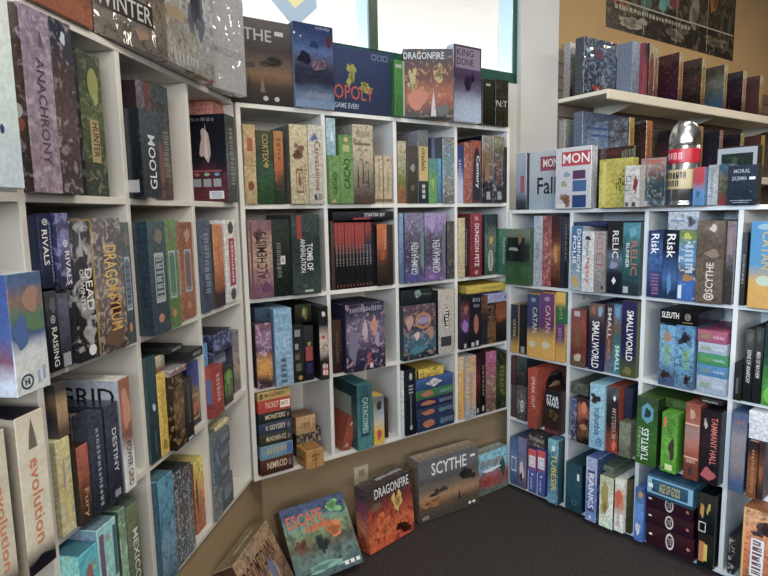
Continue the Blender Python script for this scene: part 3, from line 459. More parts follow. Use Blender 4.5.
(0,1,'small tan box with red dot, lower, top row, first bay, centre shelving',3,'B',.0093,.0544,-.01,.23,.0468,.1858,0,0,{'f': [(160,143,112),(180,162,127),(176,157,122)],'s': [(160,143,112)],'t': [(160,143,112)]},None,.35,22,.35,1,[],[('f',.25,.35,.75,.6,(119,67,60),'e')]),
(0,1,'small tan box with red square, upper, top row, first bay, centre shelving',3,'B',.0106,.0558,-.01,.23,.1863,.3301,0,0,{'f': [(167,145,113),(184,162,127),(175,154,118)],'s': [(167,145,113)],'t': [(167,145,113)]},None,.35,22,.35,1,[],[('f',.28,.35,.72,.68,(154,87,73),'r')]),
(0,1,'dark green jungle box with yellow title, top row, first bay, centre shelving',3,'B',.059,.1254,-.005,.235,.0468,.3137,0,0,{'f': [(44,69,50),(54,84,61),(62,83,73),(59,67,59),(75,79,62)],'s': [(44,69,50)],'t': [(44,69,50)]},None,.35,22,.35,2,[('f','CORTEX',.35,.58,.7,.95,(167,155,99),'d')],[('f',.35,.48,.75,.58,(175,163,91),'M')]),
(0,1,'green box with orange top half, top row, first bay, centre shelving',3,'B',.1274,.1656,-.005,.235,.0468,.3154,0,0,{'f': [(42,57,49),(74,68,57),(163,101,74),(175,117,81),(164,122,85)],'s': [(42,57,49)],'t': [(42,57,49)]},None,.35,22,.35,2,[('f','~4',.3,.6,.7,.9,(137,87,61),'d')],[]),
(0,1,'slim grey box edge, top row, first bay, centre shelving',3,'B',.1844,.2006,.03,.247,.0468,.3413,0,0,{'f': [(96,100,112),(113,117,130)],'s': [(96,100,112)],'t': [(96,100,112)]},None,.35,22,.35,1,[],[]),
(0,1,'cream box with brown winch drawing, top row, first bay, centre shelving',3,'B',.1848,.2584,-.02,.029,.0468,.342,0,0,{'f': [(170,161,135),(182,174,145),(181,170,141),(186,178,150)],'s': [(170,161,135)],'t': [(170,161,135)],'l': [(109,107,98)]},(141,132,111),.15,22,.35,1,[('f','~6',.75,.15,.85,.45,(136,120,101),'d')],[('f',.1,.55,.95,.78,(121,96,77),'M'),('f',.3,.14,.7,.45,(124,86,73),'O'),('f',.4,.2,.6,.4,(121,85,76),'d')]),
(0,1,'pale cream box with brown castle-style title, top row, first bay, centre shelving',3,'B',.2631,.3279,-.015,.225,.0468,.346,0,0,{'f': [(172,170,158),(180,179,167),(185,183,171)],'s': [(172,170,158)],'t': [(172,170,158)]},None,.35,22,.35,1,[('f','Carcassonne',.42,.17,.8,.8,(120,81,69),'d')],[('f',.1,.78,.8,.92,(133,140,171),'M'),('f',.3,.04,.55,.13,(65,65,80),'d'),('f',.6,.05,.85,.13,(79,73,70),'E')]),
(0,1,'lime green box with brown title, left and shorter, top row, second bay, centre shelving',3,'B',.3496,.3957,-.02,.22,.0468,.2338,0,0,{'f': [(94,126,78),(100,135,83),(105,139,88)],'s': [(94,126,78)],'t': [(94,126,78)]},None,.35,22,.35,1,[('f','CACAO',.3,.2,.75,.66,(41,56,32),'u')],[('f',.3,.03,.6,.1,(189,138,119),'d')]),
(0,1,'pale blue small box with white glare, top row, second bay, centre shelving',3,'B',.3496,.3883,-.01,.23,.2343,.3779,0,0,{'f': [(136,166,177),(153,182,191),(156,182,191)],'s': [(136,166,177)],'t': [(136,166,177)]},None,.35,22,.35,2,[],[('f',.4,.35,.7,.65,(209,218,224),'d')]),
(0,1,'lime green box with brown title, right and taller, top row, second bay, centre shelving',3,'B',.3969,.459,-.02,.22,.0468,.3154,0,0,{'f': [(94,130,79),(105,143,90),(96,131,82)],'s': [(94,130,79)],'t': [(94,130,79)]},None,.35,22,.35,1,[('f','CACAO',.3,.22,.78,.66,(41,56,32),'u')],[('f',.25,.76,.75,.86,(162,167,118),'r'),('f',.35,.9,.65,.97,(191,159,128),'e')]),
(0,1,'cream box with grey standing stones art, top row, second bay, centre shelving',3,'B',.4602,.5568,-.02,.22,.0468,.3609,0,0,{'f': [(74,64,60),(116,108,99),(142,136,119),(170,162,143),(178,170,148),(178,170,148)],'s': [(74,64,60)],'t': [(74,64,60)],'l': [(160,158,148)]},(74,68,65),.25,22,.15,2,[('f','~6',.2,.84,.8,.92,(144,127,105),'h')],[('f',.1,.74,.85,.77,(111,99,83),'r'),('f',.15,.2,.3,.55,(74,68,65),'t'),('f',.4,.25,.55,.6,(79,73,70),'t'),('f',.65,.2,.8,.5,(79,73,70),'t')]),
(0,1,'small tan box, left of two alike, top row, second bay, centre shelving',3,'B',.5759,.6161,.0,.24,.0468,.2452,0,0,{'f': [(169,154,131),(178,166,144)],'s': [(169,154,131)],'t': [(169,154,131)]},None,.35,22,.35,1,[],[('f',.3,.86,.7,.94,(127,115,94),'d'),('f',.35,.15,.65,.75,(140,128,104),'d'),('f',0,.04,1,.1,(106,90,75),'r')]),
(0,1,'small tan box, right of two alike, top row, second bay, centre shelving',3,'B',.6212,.6622,.0,.24,.0468,.247,0,0,{'f': [(169,154,131),(178,166,144)],'s': [(169,154,131)],'t': [(169,154,131)]},None,.35,22,.35,1,[],[('f',.3,.86,.7,.94,(127,115,94),'d'),('f',.35,.15,.65,.75,(140,128,104),'d'),('f',0,.04,1,.1,(106,90,75),'r')]),
(0,1,'cream spine with garden vegetables art, top row, third bay, centre shelving',3,'B',.6937,.7388,.0,.24,.0468,.3106,0,0,{'f': [(135,87,66),(109,124,76),(158,153,130),(170,162,139)],'s': [(135,87,66)],'t': [(135,87,66)]},(94,85,69),.25,22,.35,1,[],[]),
(0,1,'dark brown box with round grey emblem, top row, third bay, centre shelving',3,'B',.74,.7953,-.005,.235,.0468,.2917,0,0,{'f': [(53,50,45),(66,61,55),(75,70,65)],'s': [(53,50,45)],'t': [(53,50,45)]},None,.35,22,.35,1,[],[('f',.25,.55,.8,.7,(132,133,136),'d'),('f',.3,.2,.7,.35,(92,89,80),'d')]),
(0,1,'grey-topped box with yellow title panel, top row, third bay, centre shelving',3,'B',.7998,.8559,-.005,.235,.0468,.3615,0,0,{'f': [(32,44,43),(59,63,63),(81,81,82),(111,112,114)],'s': [(32,44,43)],'t': [(32,44,43)],'l': [(112,116,122),(128,129,132)]},None,.35,22,.35,1,[('f','citadels',.3,.45,.75,.76,(56,49,37),'d')],[('f',.05,.31,.95,.78,(179,161,114),'r'),('f',.35,.21,.65,.26,(167,175,180),'r'),('f',.35,.14,.65,.19,(167,175,180),'r'),('f',.35,.07,.65,.12,(167,175,180),'r')]),
(0,1,'small green box, top row, third bay, centre shelving',3,'B',.8586,.9072,-.005,.235,.0468,.2433,0,0,{'f': [(98,138,87),(105,143,92),(87,129,121)],'s': [(98,138,87)],'t': [(98,138,87)]},None,.35,22,.35,1,[],[('f',.3,.3,.6,.6,(136,168,102),'d')]),
(0,1,'slim cyan box, top row, third bay, centre shelving',3,'B',.9125,.9329,-.002,.049,.0468,.2451,0,0,{'f': [(70,113,147),(91,150,186)],'s': [(70,113,147)],'t': [(70,113,147)]},None,.35,22,.35,1,[],[]),
(0,1,'blue-violet box standing at the back, top row, third bay, centre shelving',3,'B',.9206,.9707,.05,.247,.0468,.3443,0,0,{'f': [(100,107,140),(117,124,158)],'s': [(100,107,140)],'t': [(100,107,140)]},(70,77,113),.35,22,.35,1,[],[]),
(0,1,'silver box with teal speckled title, top row, third bay, centre shelving',3,'B',.9353,1.0033,-.01,.049,.0468,.3406,0,0,{'f': [(94,95,96),(119,120,119),(114,128,135),(102,128,137),(111,112,114)],'s': [(94,95,96)],'t': [(94,95,96)]},(200,205,208),.25,45,.35,2,[('f','~8',.25,.35,.75,.88,(100,132,139),'d')],[]),
(0,1,'blue box with white lower label, top row, fourth bay, centre shelving',3,'B',1.0301,1.0668,.0,.24,.0468,.3105,0,0,{'f': [(170,177,199),(162,169,194),(55,67,120),(49,61,107)],'s': [(170,177,199)],'t': [(170,177,199)]},None,.35,22,.05,1,[('f','~5',.2,.5,.6,.75,(143,153,184),'d')],[]),
(0,1,'orange-red patterned box, top row, fourth bay, centre shelving',3,'B',1.068,1.1116,-.005,.235,.0468,.3233,0,0,{'f': [(135,77,68),(143,85,77),(135,80,71)],'s': [(135,77,68)],'t': [(135,77,68)]},(175,147,128),.3,22,.35,1,[],[]),
(0,1,'rust box with black arch and white title, top row, fourth bay, centre shelving',3,'B',1.1128,1.1745,-.005,.235,.0468,.3353,0,0,{'f': [(89,63,66),(135,80,71),(135,77,68)],'s': [(89,63,66)],'t': [(89,63,66)]},None,.35,22,.35,1,[('f','Century',.4,.24,.8,.76,(217,219,229),'d')],[('f',.15,.04,.9,.9,(38,35,47),'e'),('f',.15,.04,.9,.5,(38,35,47),'r')]),
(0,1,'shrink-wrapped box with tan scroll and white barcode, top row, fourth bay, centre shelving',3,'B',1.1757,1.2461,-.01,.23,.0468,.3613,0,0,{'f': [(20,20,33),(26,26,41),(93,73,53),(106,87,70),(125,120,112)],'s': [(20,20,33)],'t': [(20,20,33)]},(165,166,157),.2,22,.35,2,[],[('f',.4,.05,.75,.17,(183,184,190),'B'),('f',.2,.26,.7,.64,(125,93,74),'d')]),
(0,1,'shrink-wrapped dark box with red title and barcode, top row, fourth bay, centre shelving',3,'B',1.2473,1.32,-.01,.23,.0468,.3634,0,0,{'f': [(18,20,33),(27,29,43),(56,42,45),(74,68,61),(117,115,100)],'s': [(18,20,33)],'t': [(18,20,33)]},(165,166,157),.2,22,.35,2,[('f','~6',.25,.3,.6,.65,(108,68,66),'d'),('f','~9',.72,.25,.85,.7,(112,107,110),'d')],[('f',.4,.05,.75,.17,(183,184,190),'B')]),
(0,1,'narrow dark brown box at far right, top row, fourth bay, centre shelving',3,'B',1.3345,1.3518,.0,.24,.0468,.3161,0,0,{'f': [(39,35,33),(44,40,39)],'s': [(39,35,33)],'t': [(39,35,33)]},None,.35,22,.35,1,[],[]),
(0,1,'mauve and cream box with dark ornate title, second row, first bay, centre shelving',3,'B',.0104,.1009,-.015,.225,-.3003,-.0103,0,0,{'f': [(112,85,104),(146,118,121),(171,150,134),(154,129,123),(128,101,107)],'s': [(112,85,104)],'t': [(112,85,104)]},None,.35,22,.35,2,[('f','ALCHEMISTS',.3,.25,.75,.85,(59,42,49),'u')],[('f',.45,.04,.9,.22,(95,68,98),'d'),('f',.2,.72,.6,.9,(94,72,75),'d'),('f',.05,.02,.14,.97,(110,79,81),'r')]),
(0,1,'black-green box with tiny white square, second row, first bay, centre shelving',3,'B',.1021,.1734,-.015,.225,-.3003,-.0101,0,0,{'f': [(27,35,32),(35,43,41),(53,60,58)],'s': [(27,35,32)],'t': [(27,35,32)]},None,.35,22,.35,2,[('f','~9',.2,.25,.45,.7,(109,111,110),'d')],[('f',.42,.42,.68,.53,(206,205,205),'r'),('f',.48,.44,.62,.51,(47,50,49),'E')]),
(0,1,'thick dark green-grey box with white title, second row, first bay, centre shelving',3,'B',.1746,.2937,-.03,.21,-.3003,.0069,0,0,{'f': [(55,68,67),(45,59,57),(42,54,53),(61,73,72)],'s': [(55,68,67)],'t': [(55,68,67)]},(34,45,43),.35,22,.35,1,[('f','TOMB OF',.5,.3,.72,.64,(216,218,221),'d'),('f','ANNIHILATION',.28,.28,.46,.7,(208,209,212),'d')],[('f',.18,.7,.34,1,(140,63,64),'r'),('f',.4,.03,.7,.06,(157,165,167),'r'),('f',.3,.08,.55,.14,(69,82,81),'d')]),
(4,5,'dark book at the left end, second row, second bay, centre shelving',3,'B',.3591,.3742,.0,.24,-.3003,-.0206,0,0,{'f': [(59,52,50),(77,66,61)],'s': [(59,52,50)],'t': [(59,52,50)]},None,.35,22,.35,1,[],[]),
(4,5,'leftmost of eleven thin red-topped black books, centre shelving',6,'B',.3771,.3915,.002,.242,-.3003,-.027,0,0,{'f': [(19,16,20),(19,16,20),(25,25,24),(140,66,65),(150,72,69)],'s': [(19,16,20)],'t': [(19,16,20)]},None,.35,22,.04,1,[('f','~8',.3,.35,.75,.66,(118,115,116),'d')],[('f',.35,.03,.65,.07,(148,72,73),'e')]),
(4,5,'second of eleven thin red-topped black books, centre shelving',6,'B',.3933,.4077,.003,.243,-.3003,-.0271,0,0,{'f': [(19,16,20),(19,16,20),(25,25,24),(140,66,65),(150,72,69)],'s': [(19,16,20)],'t': [(19,16,20)]},None,.35,22,.04,1,[('f','~8',.3,.35,.75,.66,(118,115,116),'d')],[('f',.35,.03,.65,.07,(148,72,73),'e')]),
(4,5,'third of eleven thin red-topped black books, centre shelving',6,'B',.409,.4235,.004,.244,-.3003,-.0273,0,0,{'f': [(19,16,20),(19,16,20),(25,25,24),(140,66,65),(150,72,69)],'s': [(19,16,20)],'t': [(19,16,20)]},None,.35,22,.04,1,[('f','~8',.3,.35,.75,.66,(118,115,116),'d')],[('f',.35,.03,.65,.07,(148,72,73),'e')]),
(4,5,'fourth of eleven thin red-topped black books, centre shelving',6,'B',.4247,.4394,.002,.242,-.3003,-.0275,0,0,{'f': [(19,16,20),(19,16,20),(25,25,24),(140,66,65),(150,72,69)],'s': [(19,16,20)],'t': [(19,16,20)]},None,.35,22,.04,1,[('f','~8',.3,.35,.75,.66,(118,115,116),'d')],[('f',.35,.03,.65,.07,(148,72,73),'e')]),
(4,5,'fifth of eleven thin red-topped black books, centre shelving',6,'B',.4407,.4555,.003,.243,-.3003,-.0276,0,0,{'f': [(19,16,20),(19,16,20),(25,25,24),(140,66,65),(150,72,69)],'s': [(19,16,20)],'t': [(19,16,20)]},None,.35,22,.04,1,[('f','~8',.3,.35,.75,.66,(118,115,116),'d')],[('f',.35,.03,.65,.07,(148,72,73),'e')]),
(4,5,'sixth of eleven thin red-topped black books, centre shelving',6,'B',.4568,.4717,.004,.244,-.3003,-.0278,0,0,{'f': [(19,16,20),(19,16,20),(25,25,24),(140,66,65),(150,72,69)],'s': [(19,16,20)],'t': [(19,16,20)]},None,.35,22,.04,1,[('f','~8',.3,.35,.75,.66,(118,115,116),'d')],[('f',.35,.03,.65,.07,(148,72,73),'e')]),
(4,5,'seventh of eleven thin red-topped black books, centre shelving',6,'B',.4729,.4879,.002,.242,-.3003,-.028,0,0,{'f': [(19,16,20),(19,16,20),(25,25,24),(140,66,65),(150,72,69)],'s': [(19,16,20)],'t': [(19,16,20)]},None,.35,22,.04,1,[('f','~8',.3,.35,.75,.66,(118,115,116),'d')],[('f',.35,.03,.65,.07,(148,72,73),'e')]),
(4,5,'eighth of eleven thin red-topped black books, centre shelving',6,'B',.4891,.5043,.003,.243,-.3003,-.0281,0,0,{'f': [(19,16,20),(19,16,20),(25,25,24),(140,66,65),(150,72,69)],'s': [(19,16,20)],'t': [(19,16,20)]},None,.35,22,.04,1,[('f','~8',.3,.35,.75,.66,(118,115,116),'d')],[('f',.35,.03,.65,.07,(148,72,73),'e')]),
(4,5,'ninth of eleven thin red-topped black books, centre shelving',6,'B',.5055,.5207,.004,.244,-.3003,-.0283,0,0,{'f': [(19,16,20),(19,16,20),(25,25,24),(140,66,65),(150,72,69)],'s': [(19,16,20)],'t': [(19,16,20)]},None,.35,22,.04,1,[('f','~8',.3,.35,.75,.66,(118,115,116),'d')],[('f',.35,.03,.65,.07,(148,72,73),'e')]),
(4,5,'tenth of eleven thin red-topped black books, centre shelving',6,'B',.522,.5373,.002,.242,-.3003,-.0285,0,0,{'f': [(20,20,28),(19,16,20),(44,45,61),(53,52,62),(140,66,65)],'s': [(20,20,28)],'t': [(20,20,28)]},None,.35,22,.04,1,[('f','~8',.3,.35,.75,.66,(126,123,131),'d')],[('f',.35,.03,.65,.07,(148,72,73),'e')]),
(4,5,'rightmost of eleven thin red-topped black books, centre shelving',6,'B',.5385,.554,.003,.243,-.3003,-.0286,0,0,{'f': [(20,20,28),(19,16,20),(44,45,61),(53,52,62),(140,66,65)],'s': [(20,20,28)],'t': [(20,20,28)]},None,.35,22,.04,1,[('f','~8',.3,.35,.75,.66,(126,123,131),'d')],[('f',.35,.03,.65,.07,(148,72,73),'e')]),
(0,1,'black box beside the thin books, second row, second bay, centre shelving',3,'B',.5552,.5729,.005,.245,-.3003,-.0375,0,0,{'f': [(14,16,22),(27,29,39),(26,28,32)],'s': [(14,16,22)],'t': [(14,16,22)]},None,.35,22,.35,1,[],[]),
(0,1,'dark box with orange sunset top, second row, second bay, centre shelving',3,'B',.5741,.6236,-.01,.23,-.3003,-.0381,0,0,{'f': [(35,29,25),(56,42,36),(108,65,45),(169,97,70),(178,109,76)],'s': [(35,29,25)],'t': [(35,29,25)]},None,.35,22,.15,1,[('f','~6',.68,.6,.85,.9,(166,144,136),'d')],[('f',.3,.42,.8,.56,(140,81,56),'e')]),
(0,1,'plain dark brown box, second row, second bay, centre shelving',3,'B',.6248,.6549,-.01,.23,-.3003,-.0413,0,0,{'f': [(40,32,29),(59,47,43)],'s': [(40,32,29)],'t': [(40,32,29)]},None,.35,22,.35,1,[],[]),
(0,1,'long black box lying flat over the books, second row, second bay, centre shelving',3,'B',.3658,.6587,-.01,.23,-.0201,.0152,0,0,{'f': [(21,23,28),(33,34,42),(43,44,52)],'s': [(21,23,28)],'t': [(21,23,28)]},None,.35,22,.35,1,[('f','STARTER SET',.5,.4,.85,.8,(200,201,211),'h')],[('f',.32,.1,.6,.3,(140,61,67),'r')]),
(0,1,'blue edge box at far left, second row, third bay, centre shelving',3,'B',.6899,.7112,-.01,.23,-.3003,.0042,0,0,{'f': [(89,107,135),(125,146,175)],'s': [(89,107,135)],'t': [(89,107,135)]},None,.35,22,.35,1,[],[]),
(0,1,'violet fantasy box with green edge and white title, second row, third bay, centre shelving',3,'B',.7124,.8164,-.02,.22,-.3003,.0054,0,0,{'f': [(76,75,113),(63,62,75),(85,81,98),(117,113,137)],'s': [(76,75,113)],'t': [(76,75,113)]},(153,149,181),.2,22,.35,2,[('f','GRIMHAVEN',.3,.12,.65,.58,(191,196,203),'u')],[('f',.78,.05,1,.95,(103,128,118),'d'),('f',.15,.02,.55,.14,(74,74,145),'d')]),
(0,1,'violet fantasy box with pink edge and white title, second row, third bay, centre shelving',3,'B',.8206,.942,-.02,.22,-.3003,.0059,0,0,{'f': [(107,87,127),(64,63,83),(81,77,93),(148,134,176)],'s': [(107,87,127)],'t': [(107,87,127)]},(136,131,163),.2,22,.35,2,[('f','GRIMHAVEN',.35,.12,.7,.6,(191,192,202),'u')],[('f',.8,.1,.98,.9,(100,106,120),'d'),('f',.1,.02,.5,.12,(135,106,169),'d'),('f',.1,.72,.5,.95,(152,138,180),'d')]),
(0,1,'grey-brown box at right, second row, third bay, centre shelving',3,'B',.9593,1.001,-.01,.23,-.3003,-.0339,0,0,{'f': [(61,60,59),(79,76,74)],'s': [(61,60,59)],'t': [(61,60,59)]},(114,113,107),.35,22,.35,1,[],[]),
(0,1,'slim cream wooden-looking box, second row, fourth bay, centre shelving',3,'B',1.0301,1.0673,-.01,.23,-.3003,-.0214,0,0,{'f': [(176,161,133),(188,173,143)],'s': [(176,161,133)],'t': [(176,161,133)]},None,.35,22,.35,1,[],[]),
(0,1,'narrow dark box with tiny white text, second row, fourth bay, centre shelving',3,'B',1.0685,1.0931,-.005,.235,-.3003,-.0174,0,0,{'f': [(36,31,28),(45,39,37)],'s': [(36,31,28)],'t': [(36,31,28)]},None,.35,22,.35,1,[('f','~9',.3,.2,.6,.8,(121,115,114),'d')],[]),
(0,1,'crimson box with white vertical title, second row, fourth bay, centre shelving',3,'B',1.0943,1.1658,-.02,.22,-.3003,-.0019,0,0,{'f': [(107,42,49),(115,48,55),(124,57,64)],'s': [(107,42,49)],'t': [(107,42,49)]},None,.35,22,.35,1,[('f','DUNGEON PETZ',.35,.16,.72,.84,(223,211,218),'d')],[('f',.3,.88,.7,.97,(166,125,135),'d'),('f',.3,.03,.7,.11,(166,125,135),'d')]),
(0,1,'black slim box, second row, fourth bay, centre shelving',3,'B',1.167,1.1952,-.01,.23,-.3003,-.0074,0,0,{'f': [(13,13,19),(29,29,37)],'s': [(13,13,19)],'t': [(13,13,19)]},None,.35,22,.35,1,[],[]),
(0,1,'grey-green box with oval white emblem, second row, fourth bay, centre shelving',3,'B',1.1965,1.2689,-.01,.23,-.3003,-.0083,0,0,{'f': [(64,77,72),(89,98,84),(99,112,102),(46,60,66)],'s': [(64,77,72)],'t': [(64,77,72)]},(34,45,43),.35,22,.35,1,[('f','~7',.4,.1,.6,.38,(89,102,95),'d')],[('f',.25,.06,.75,.42,(160,169,164),'e'),('f',.3,.5,.8,.65,(165,147,97),'d')]),
(0,1,'narrow navy box, second row, fourth bay, centre shelving',3,'B',1.2857,1.3009,.01,.24,-.3003,-.0067,0,0,{'f': [(24,32,46),(36,43,60)],'s': [(24,32,46)],'t': [(24,32,46)]},None,.35,22,.35,1,[],[]),
(0,1,'green box with pale vertical lettering, second row, fourth bay, centre shelving',3,'B',1.2761,1.3264,-.03,.009,-.3003,-.0772,0,0,{'f': [(52,92,77),(58,100,82),(70,109,92)],'s': [(52,92,77)],'t': [(52,92,77)]},None,.35,22,.35,2,[('f','Pathfinder',.35,.2,.7,.8,(138,163,154),'d')],[]),
(0,1,'pink box with yellow cat-like creature art, third row, first bay, centre shelving',3,'B',.0166,.0801,-.02,.22,-.6434,-.3935,0,0,{'f': [(62,46,54),(187,137,80),(195,146,86),(100,78,103),(137,115,143),(117,87,105)],'s': [(62,46,54)],'t': [(62,46,54)]},(213,182,211),.25,22,.3,1,[],[('f',.3,.03,.75,.14,(29,33,42),'E'),('f',.1,.25,.9,.42,(204,154,89),'d')]),
(0,1,'dark blue box lying above the pink one, third row, first bay, centre shelving',3,'B',.0243,.0839,-.005,.235,-.393,-.3366,0,0,{'f': [(51,64,83),(62,78,100)],'s': [(51,64,83)],'t': [(51,64,83)]},None,.35,22,.35,1,[('f','H',.8,.3,.92,.7,(13,13,24),'h')],[]),
(0,1,'sky blue box with black lettering near bottom, third row, first bay, centre shelving',3,'B',.0851,.1582,-.035,.205,-.6434,-.3439,0,0,{'f': [(133,163,192),(134,167,196),(140,175,205),(135,171,201)],'s': [(133,163,192)],'t': [(133,163,192)],'l': [(115,145,174)]},None,.35,22,.35,1,[('f','~4',.3,.04,.62,.36,(73,95,117),'u')],[('f',.45,.82,.65,.92,(99,135,161),'E'),('f',.4,.5,.7,.66,(166,192,208),'t')]),
(0,1,'dark box with small coloured pictures, third row, first bay, centre shelving',3,'B',.1606,.2073,-.03,.21,-.6434,-.4163,0,0,{'f': [(27,31,25),(44,45,44),(34,37,40)],'s': [(27,31,25)],'t': [(27,31,25)]},None,.35,22,.35,1,[],[('f',.2,.8,.7,.92,(124,135,143),'r'),('f',.2,.58,.5,.68,(140,144,149),'r'),('f',.2,.4,.6,.5,(99,86,73),'r'),('f',.25,.2,.7,.33,(85,97,88),'r'),('f',.4,.04,.8,.12,(150,126,80),'e')]),
(0,1,'black box with red and green panel, third row, first bay, centre shelving',3,'B',.2085,.2503,-.03,.21,-.6434,-.4241,0,0,{'f': [(23,22,36),(25,24,34),(46,52,53)],'s': [(23,22,36)],'t': [(23,22,36)]},None,.35,22,.35,1,[('f','~4',.3,.38,.7,.6,(132,80,78),'d')],[('f',.15,.36,.85,.62,(155,74,75),'r'),('f',.3,.62,.75,.72,(152,149,87),'d'),('f',.2,.12,.8,.33,(37,43,81),'r')]),
(0,1,'dark green-black box with pale skull lying atop, third row, first bay, centre shelving',3,'B',.1893,.261,.0,.24,-.4158,-.342,0,0,{'f': [(21,25,21),(44,46,35),(49,52,43)],'s': [(21,25,21)],'t': [(21,25,21)]},None,.35,22,.35,1,[],[('f',.35,.15,.8,.9,(99,97,61),'d'),('f',.45,.4,.6,.8,(153,150,112),'e')]),
(0,1,'white box with ink ninja art, black ends, third row, first bay, centre shelving',3,'B',.2622,.3021,-.06,.18,-.6434,-.3496,0,0,{'f': [(44,43,48),(33,33,37),(185,172,163),(194,180,172),(34,35,40),(28,30,34)],'s': [(44,43,48)],'t': [(44,43,48)],'l': [(21,21,26)]},(21,21,26),.3,22,.1,1,[('f','~3',.25,.06,.8,.14,(214,200,198),'h'),('f','~3',.25,.16,.8,.22,(214,200,198),'h')],[('f',.2,.04,.85,.24,(177,93,100),'d'),('f',.1,.55,.7,.62,(176,85,73),'d'),('f',.25,.85,.7,.95,(197,194,195),'d')]),
(0,1,'small brown box, third row, second bay, centre shelving',3,'B',.3496,.3893,-.01,.23,-.6434,-.4215,0,0,{'f': [(42,31,29),(61,47,44),(66,49,44)],'s': [(42,31,29)],'t': [(42,31,29)]},None,.35,22,.35,1,[('f','~9',.3,.2,.6,.8,(94,74,67),'d')],[]),
(0,1,'huge dark box crowded with pale warriors, third row, second bay, centre shelving',3,'B',.3905,.583,-.045,.155,-.6434,-.3601,0,0,{'f': [(39,36,60),(57,52,78),(103,94,120),(95,90,115),(47,49,65)],'s': [(39,36,60)],'t': [(39,36,60)]},(193,162,170),.3,18,.35,1,[('f','~12',.1,.88,.9,.95,(139,134,157),'h')],[('f',.03,.1,.3,.75,(113,108,133),'d'),('f',.4,.45,.55,.75,(178,161,176),'d'),('f',.6,.5,.8,.8,(180,136,127),'d'),('f',.7,.3,.85,.6,(156,140,165),'d'),('f',.5,.05,.62,.3,(148,77,90),'d'),('f',.58,.03,.66,.1,(198,194,203),'r')]),
(0,1,'dark picture box with round golden logo, third row, third bay, centre shelving',3,'B',.6899,.8714,-.03,.17,-.6434,-.3983,0,0,{'f': [(27,42,51),(54,94,113),(63,94,113),(64,55,67),(90,71,82),(82,66,81)],'s': [(27,42,51)],'t': [(27,42,51)]},(174,147,138),.3,22,.35,1,[('f','~7',.4,.66,.82,.76,(160,150,159),'h')],[('f',.35,.55,.85,.85,(170,121,86),'E'),('f',.42,.62,.78,.8,(123,108,153),'e'),('f',.05,.55,.3,.85,(173,139,130),'d'),('f',.7,.35,.95,.6,(155,121,109),'d'),('f',.3,.35,.5,.52,(194,177,175),'d'),('f',.1,.1,.8,.25,(68,116,135),'d')]),
(0,1,'dark box with dripping green slime lying atop, third row, third bay, centre shelving',3,'B',.707,.8852,.01,.247,-.3978,-.3337,0,0,{'f': [(29,32,37),(40,43,47)],'s': [(29,32,37)],'t': [(29,32,37)]},None,.35,22,.35,1,[],[('f',.4,.3,.65,1,(125,150,137),'d'),('f',.4,.55,.95,.62,(87,99,103),'r')]),
(0,1,'ivory box with black ink blot and white title, third row, third bay, centre shelving',3,'B',.8864,.9814,-.03,.21,-.6434,-.3438,0,0,{'f': [(165,162,157),(173,168,162),(178,171,162)],'s': [(165,162,157)],'t': [(165,162,157)],'l': [(40,43,47)]},None,.35,22,.35,1,[('f','~6',.42,.4,.6,.7,(204,202,203),'d')],[('f',.35,.35,.65,.75,(29,33,39),'d'),('f',.15,.12,.8,.27,(51,53,59),'r'),('f',.3,.4,.7,.7,(22,26,31),'d'),('f',.45,.86,.6,.9,(152,149,151),'e')]),
(0,1,'black box with purple glowing figure, third row, fourth bay, centre shelving',3,'B',1.0301,1.0861,-.02,.22,-.6434,-.3809,0,0,{'f': [(19,21,31),(44,32,56),(102,74,118),(80,51,76),(113,69,63),(28,27,37)],'s': [(19,21,31)],'t': [(19,21,31)]},(13,13,18),.35,22,.35,1,[],[('f',.1,.3,.9,.55,(139,105,170),'d'),('f',.3,.62,.8,.82,(147,89,78),'d'),('f',.35,.02,.65,.1,(158,155,166),'r')]),
(0,1,'black box with tall brown statue, third row, fourth bay, centre shelving',3,'B',1.0912,1.1625,-.02,.22,-.6434,-.385,0,0,{'f': [(15,17,25),(28,28,39),(22,22,33)],'s': [(15,17,25)],'t': [(15,17,25)]},None,.35,22,.35,1,[('f','~3',.2,.85,.85,.94,(126,128,142),'h'),('f','~3',.3,.75,.8,.82,(120,123,136),'h')],[('f',.3,.25,.75,.62,(148,96,82),'e'),('f',.1,.02,.35,.1,(176,173,184),'r'),('f',.5,.03,.75,.12,(176,173,184),'r')]),
(0,1,'dark blue-black box with orange flames on top, third row, fourth bay, centre shelving',3,'B',1.1637,1.2152,-.01,.23,-.6434,-.4004,0,0,{'f': [(25,33,46),(36,41,56),(29,33,42),(79,59,45),(114,79,61)],'s': [(25,33,46)],'t': [(25,33,46)]},(13,13,19),.35,22,.35,1,[],[]),
(0,1,'brown box with golden lower panel, third row, fourth bay, centre shelving',3,'B',1.2164,1.2719,-.01,.23,-.6434,-.4406,0,0,{'f': [(78,54,37),(113,79,54),(61,49,42),(43,38,34)],'s': [(78,54,37)],'t': [(78,54,37)]},(149,111,77),.25,22,.35,1,[('f','~6',.4,.45,.6,.9,(105,90,78),'d')],[]),
(0,1,'black box with orange burst at top, third row, fourth bay, centre shelving',3,'B',1.274,1.3479,-.01,.23,-.6434,-.4425,0,0,{'f': [(20,17,20),(32,27,27),(42,33,29),(134,79,56),(113,68,50)],'s': [(20,17,20)],'t': [(20,17,20)]},None,.35,22,.5,1,[],[]),
(0,1,'white and blue flat box, third row, fourth bay, centre shelving',3,'B',1.2164,1.3465,-.01,.23,-.4401,-.3955,0,0,{'f': [(144,148,180),(161,165,194),(153,157,189)],'s': [(144,148,180)],'t': [(144,148,180)]},None,.35,22,.35,1,[('f','~5',.25,.35,.75,.8,(121,125,156),'h')],[('f',.85,.3,.95,.7,(53,58,115),'d')]),
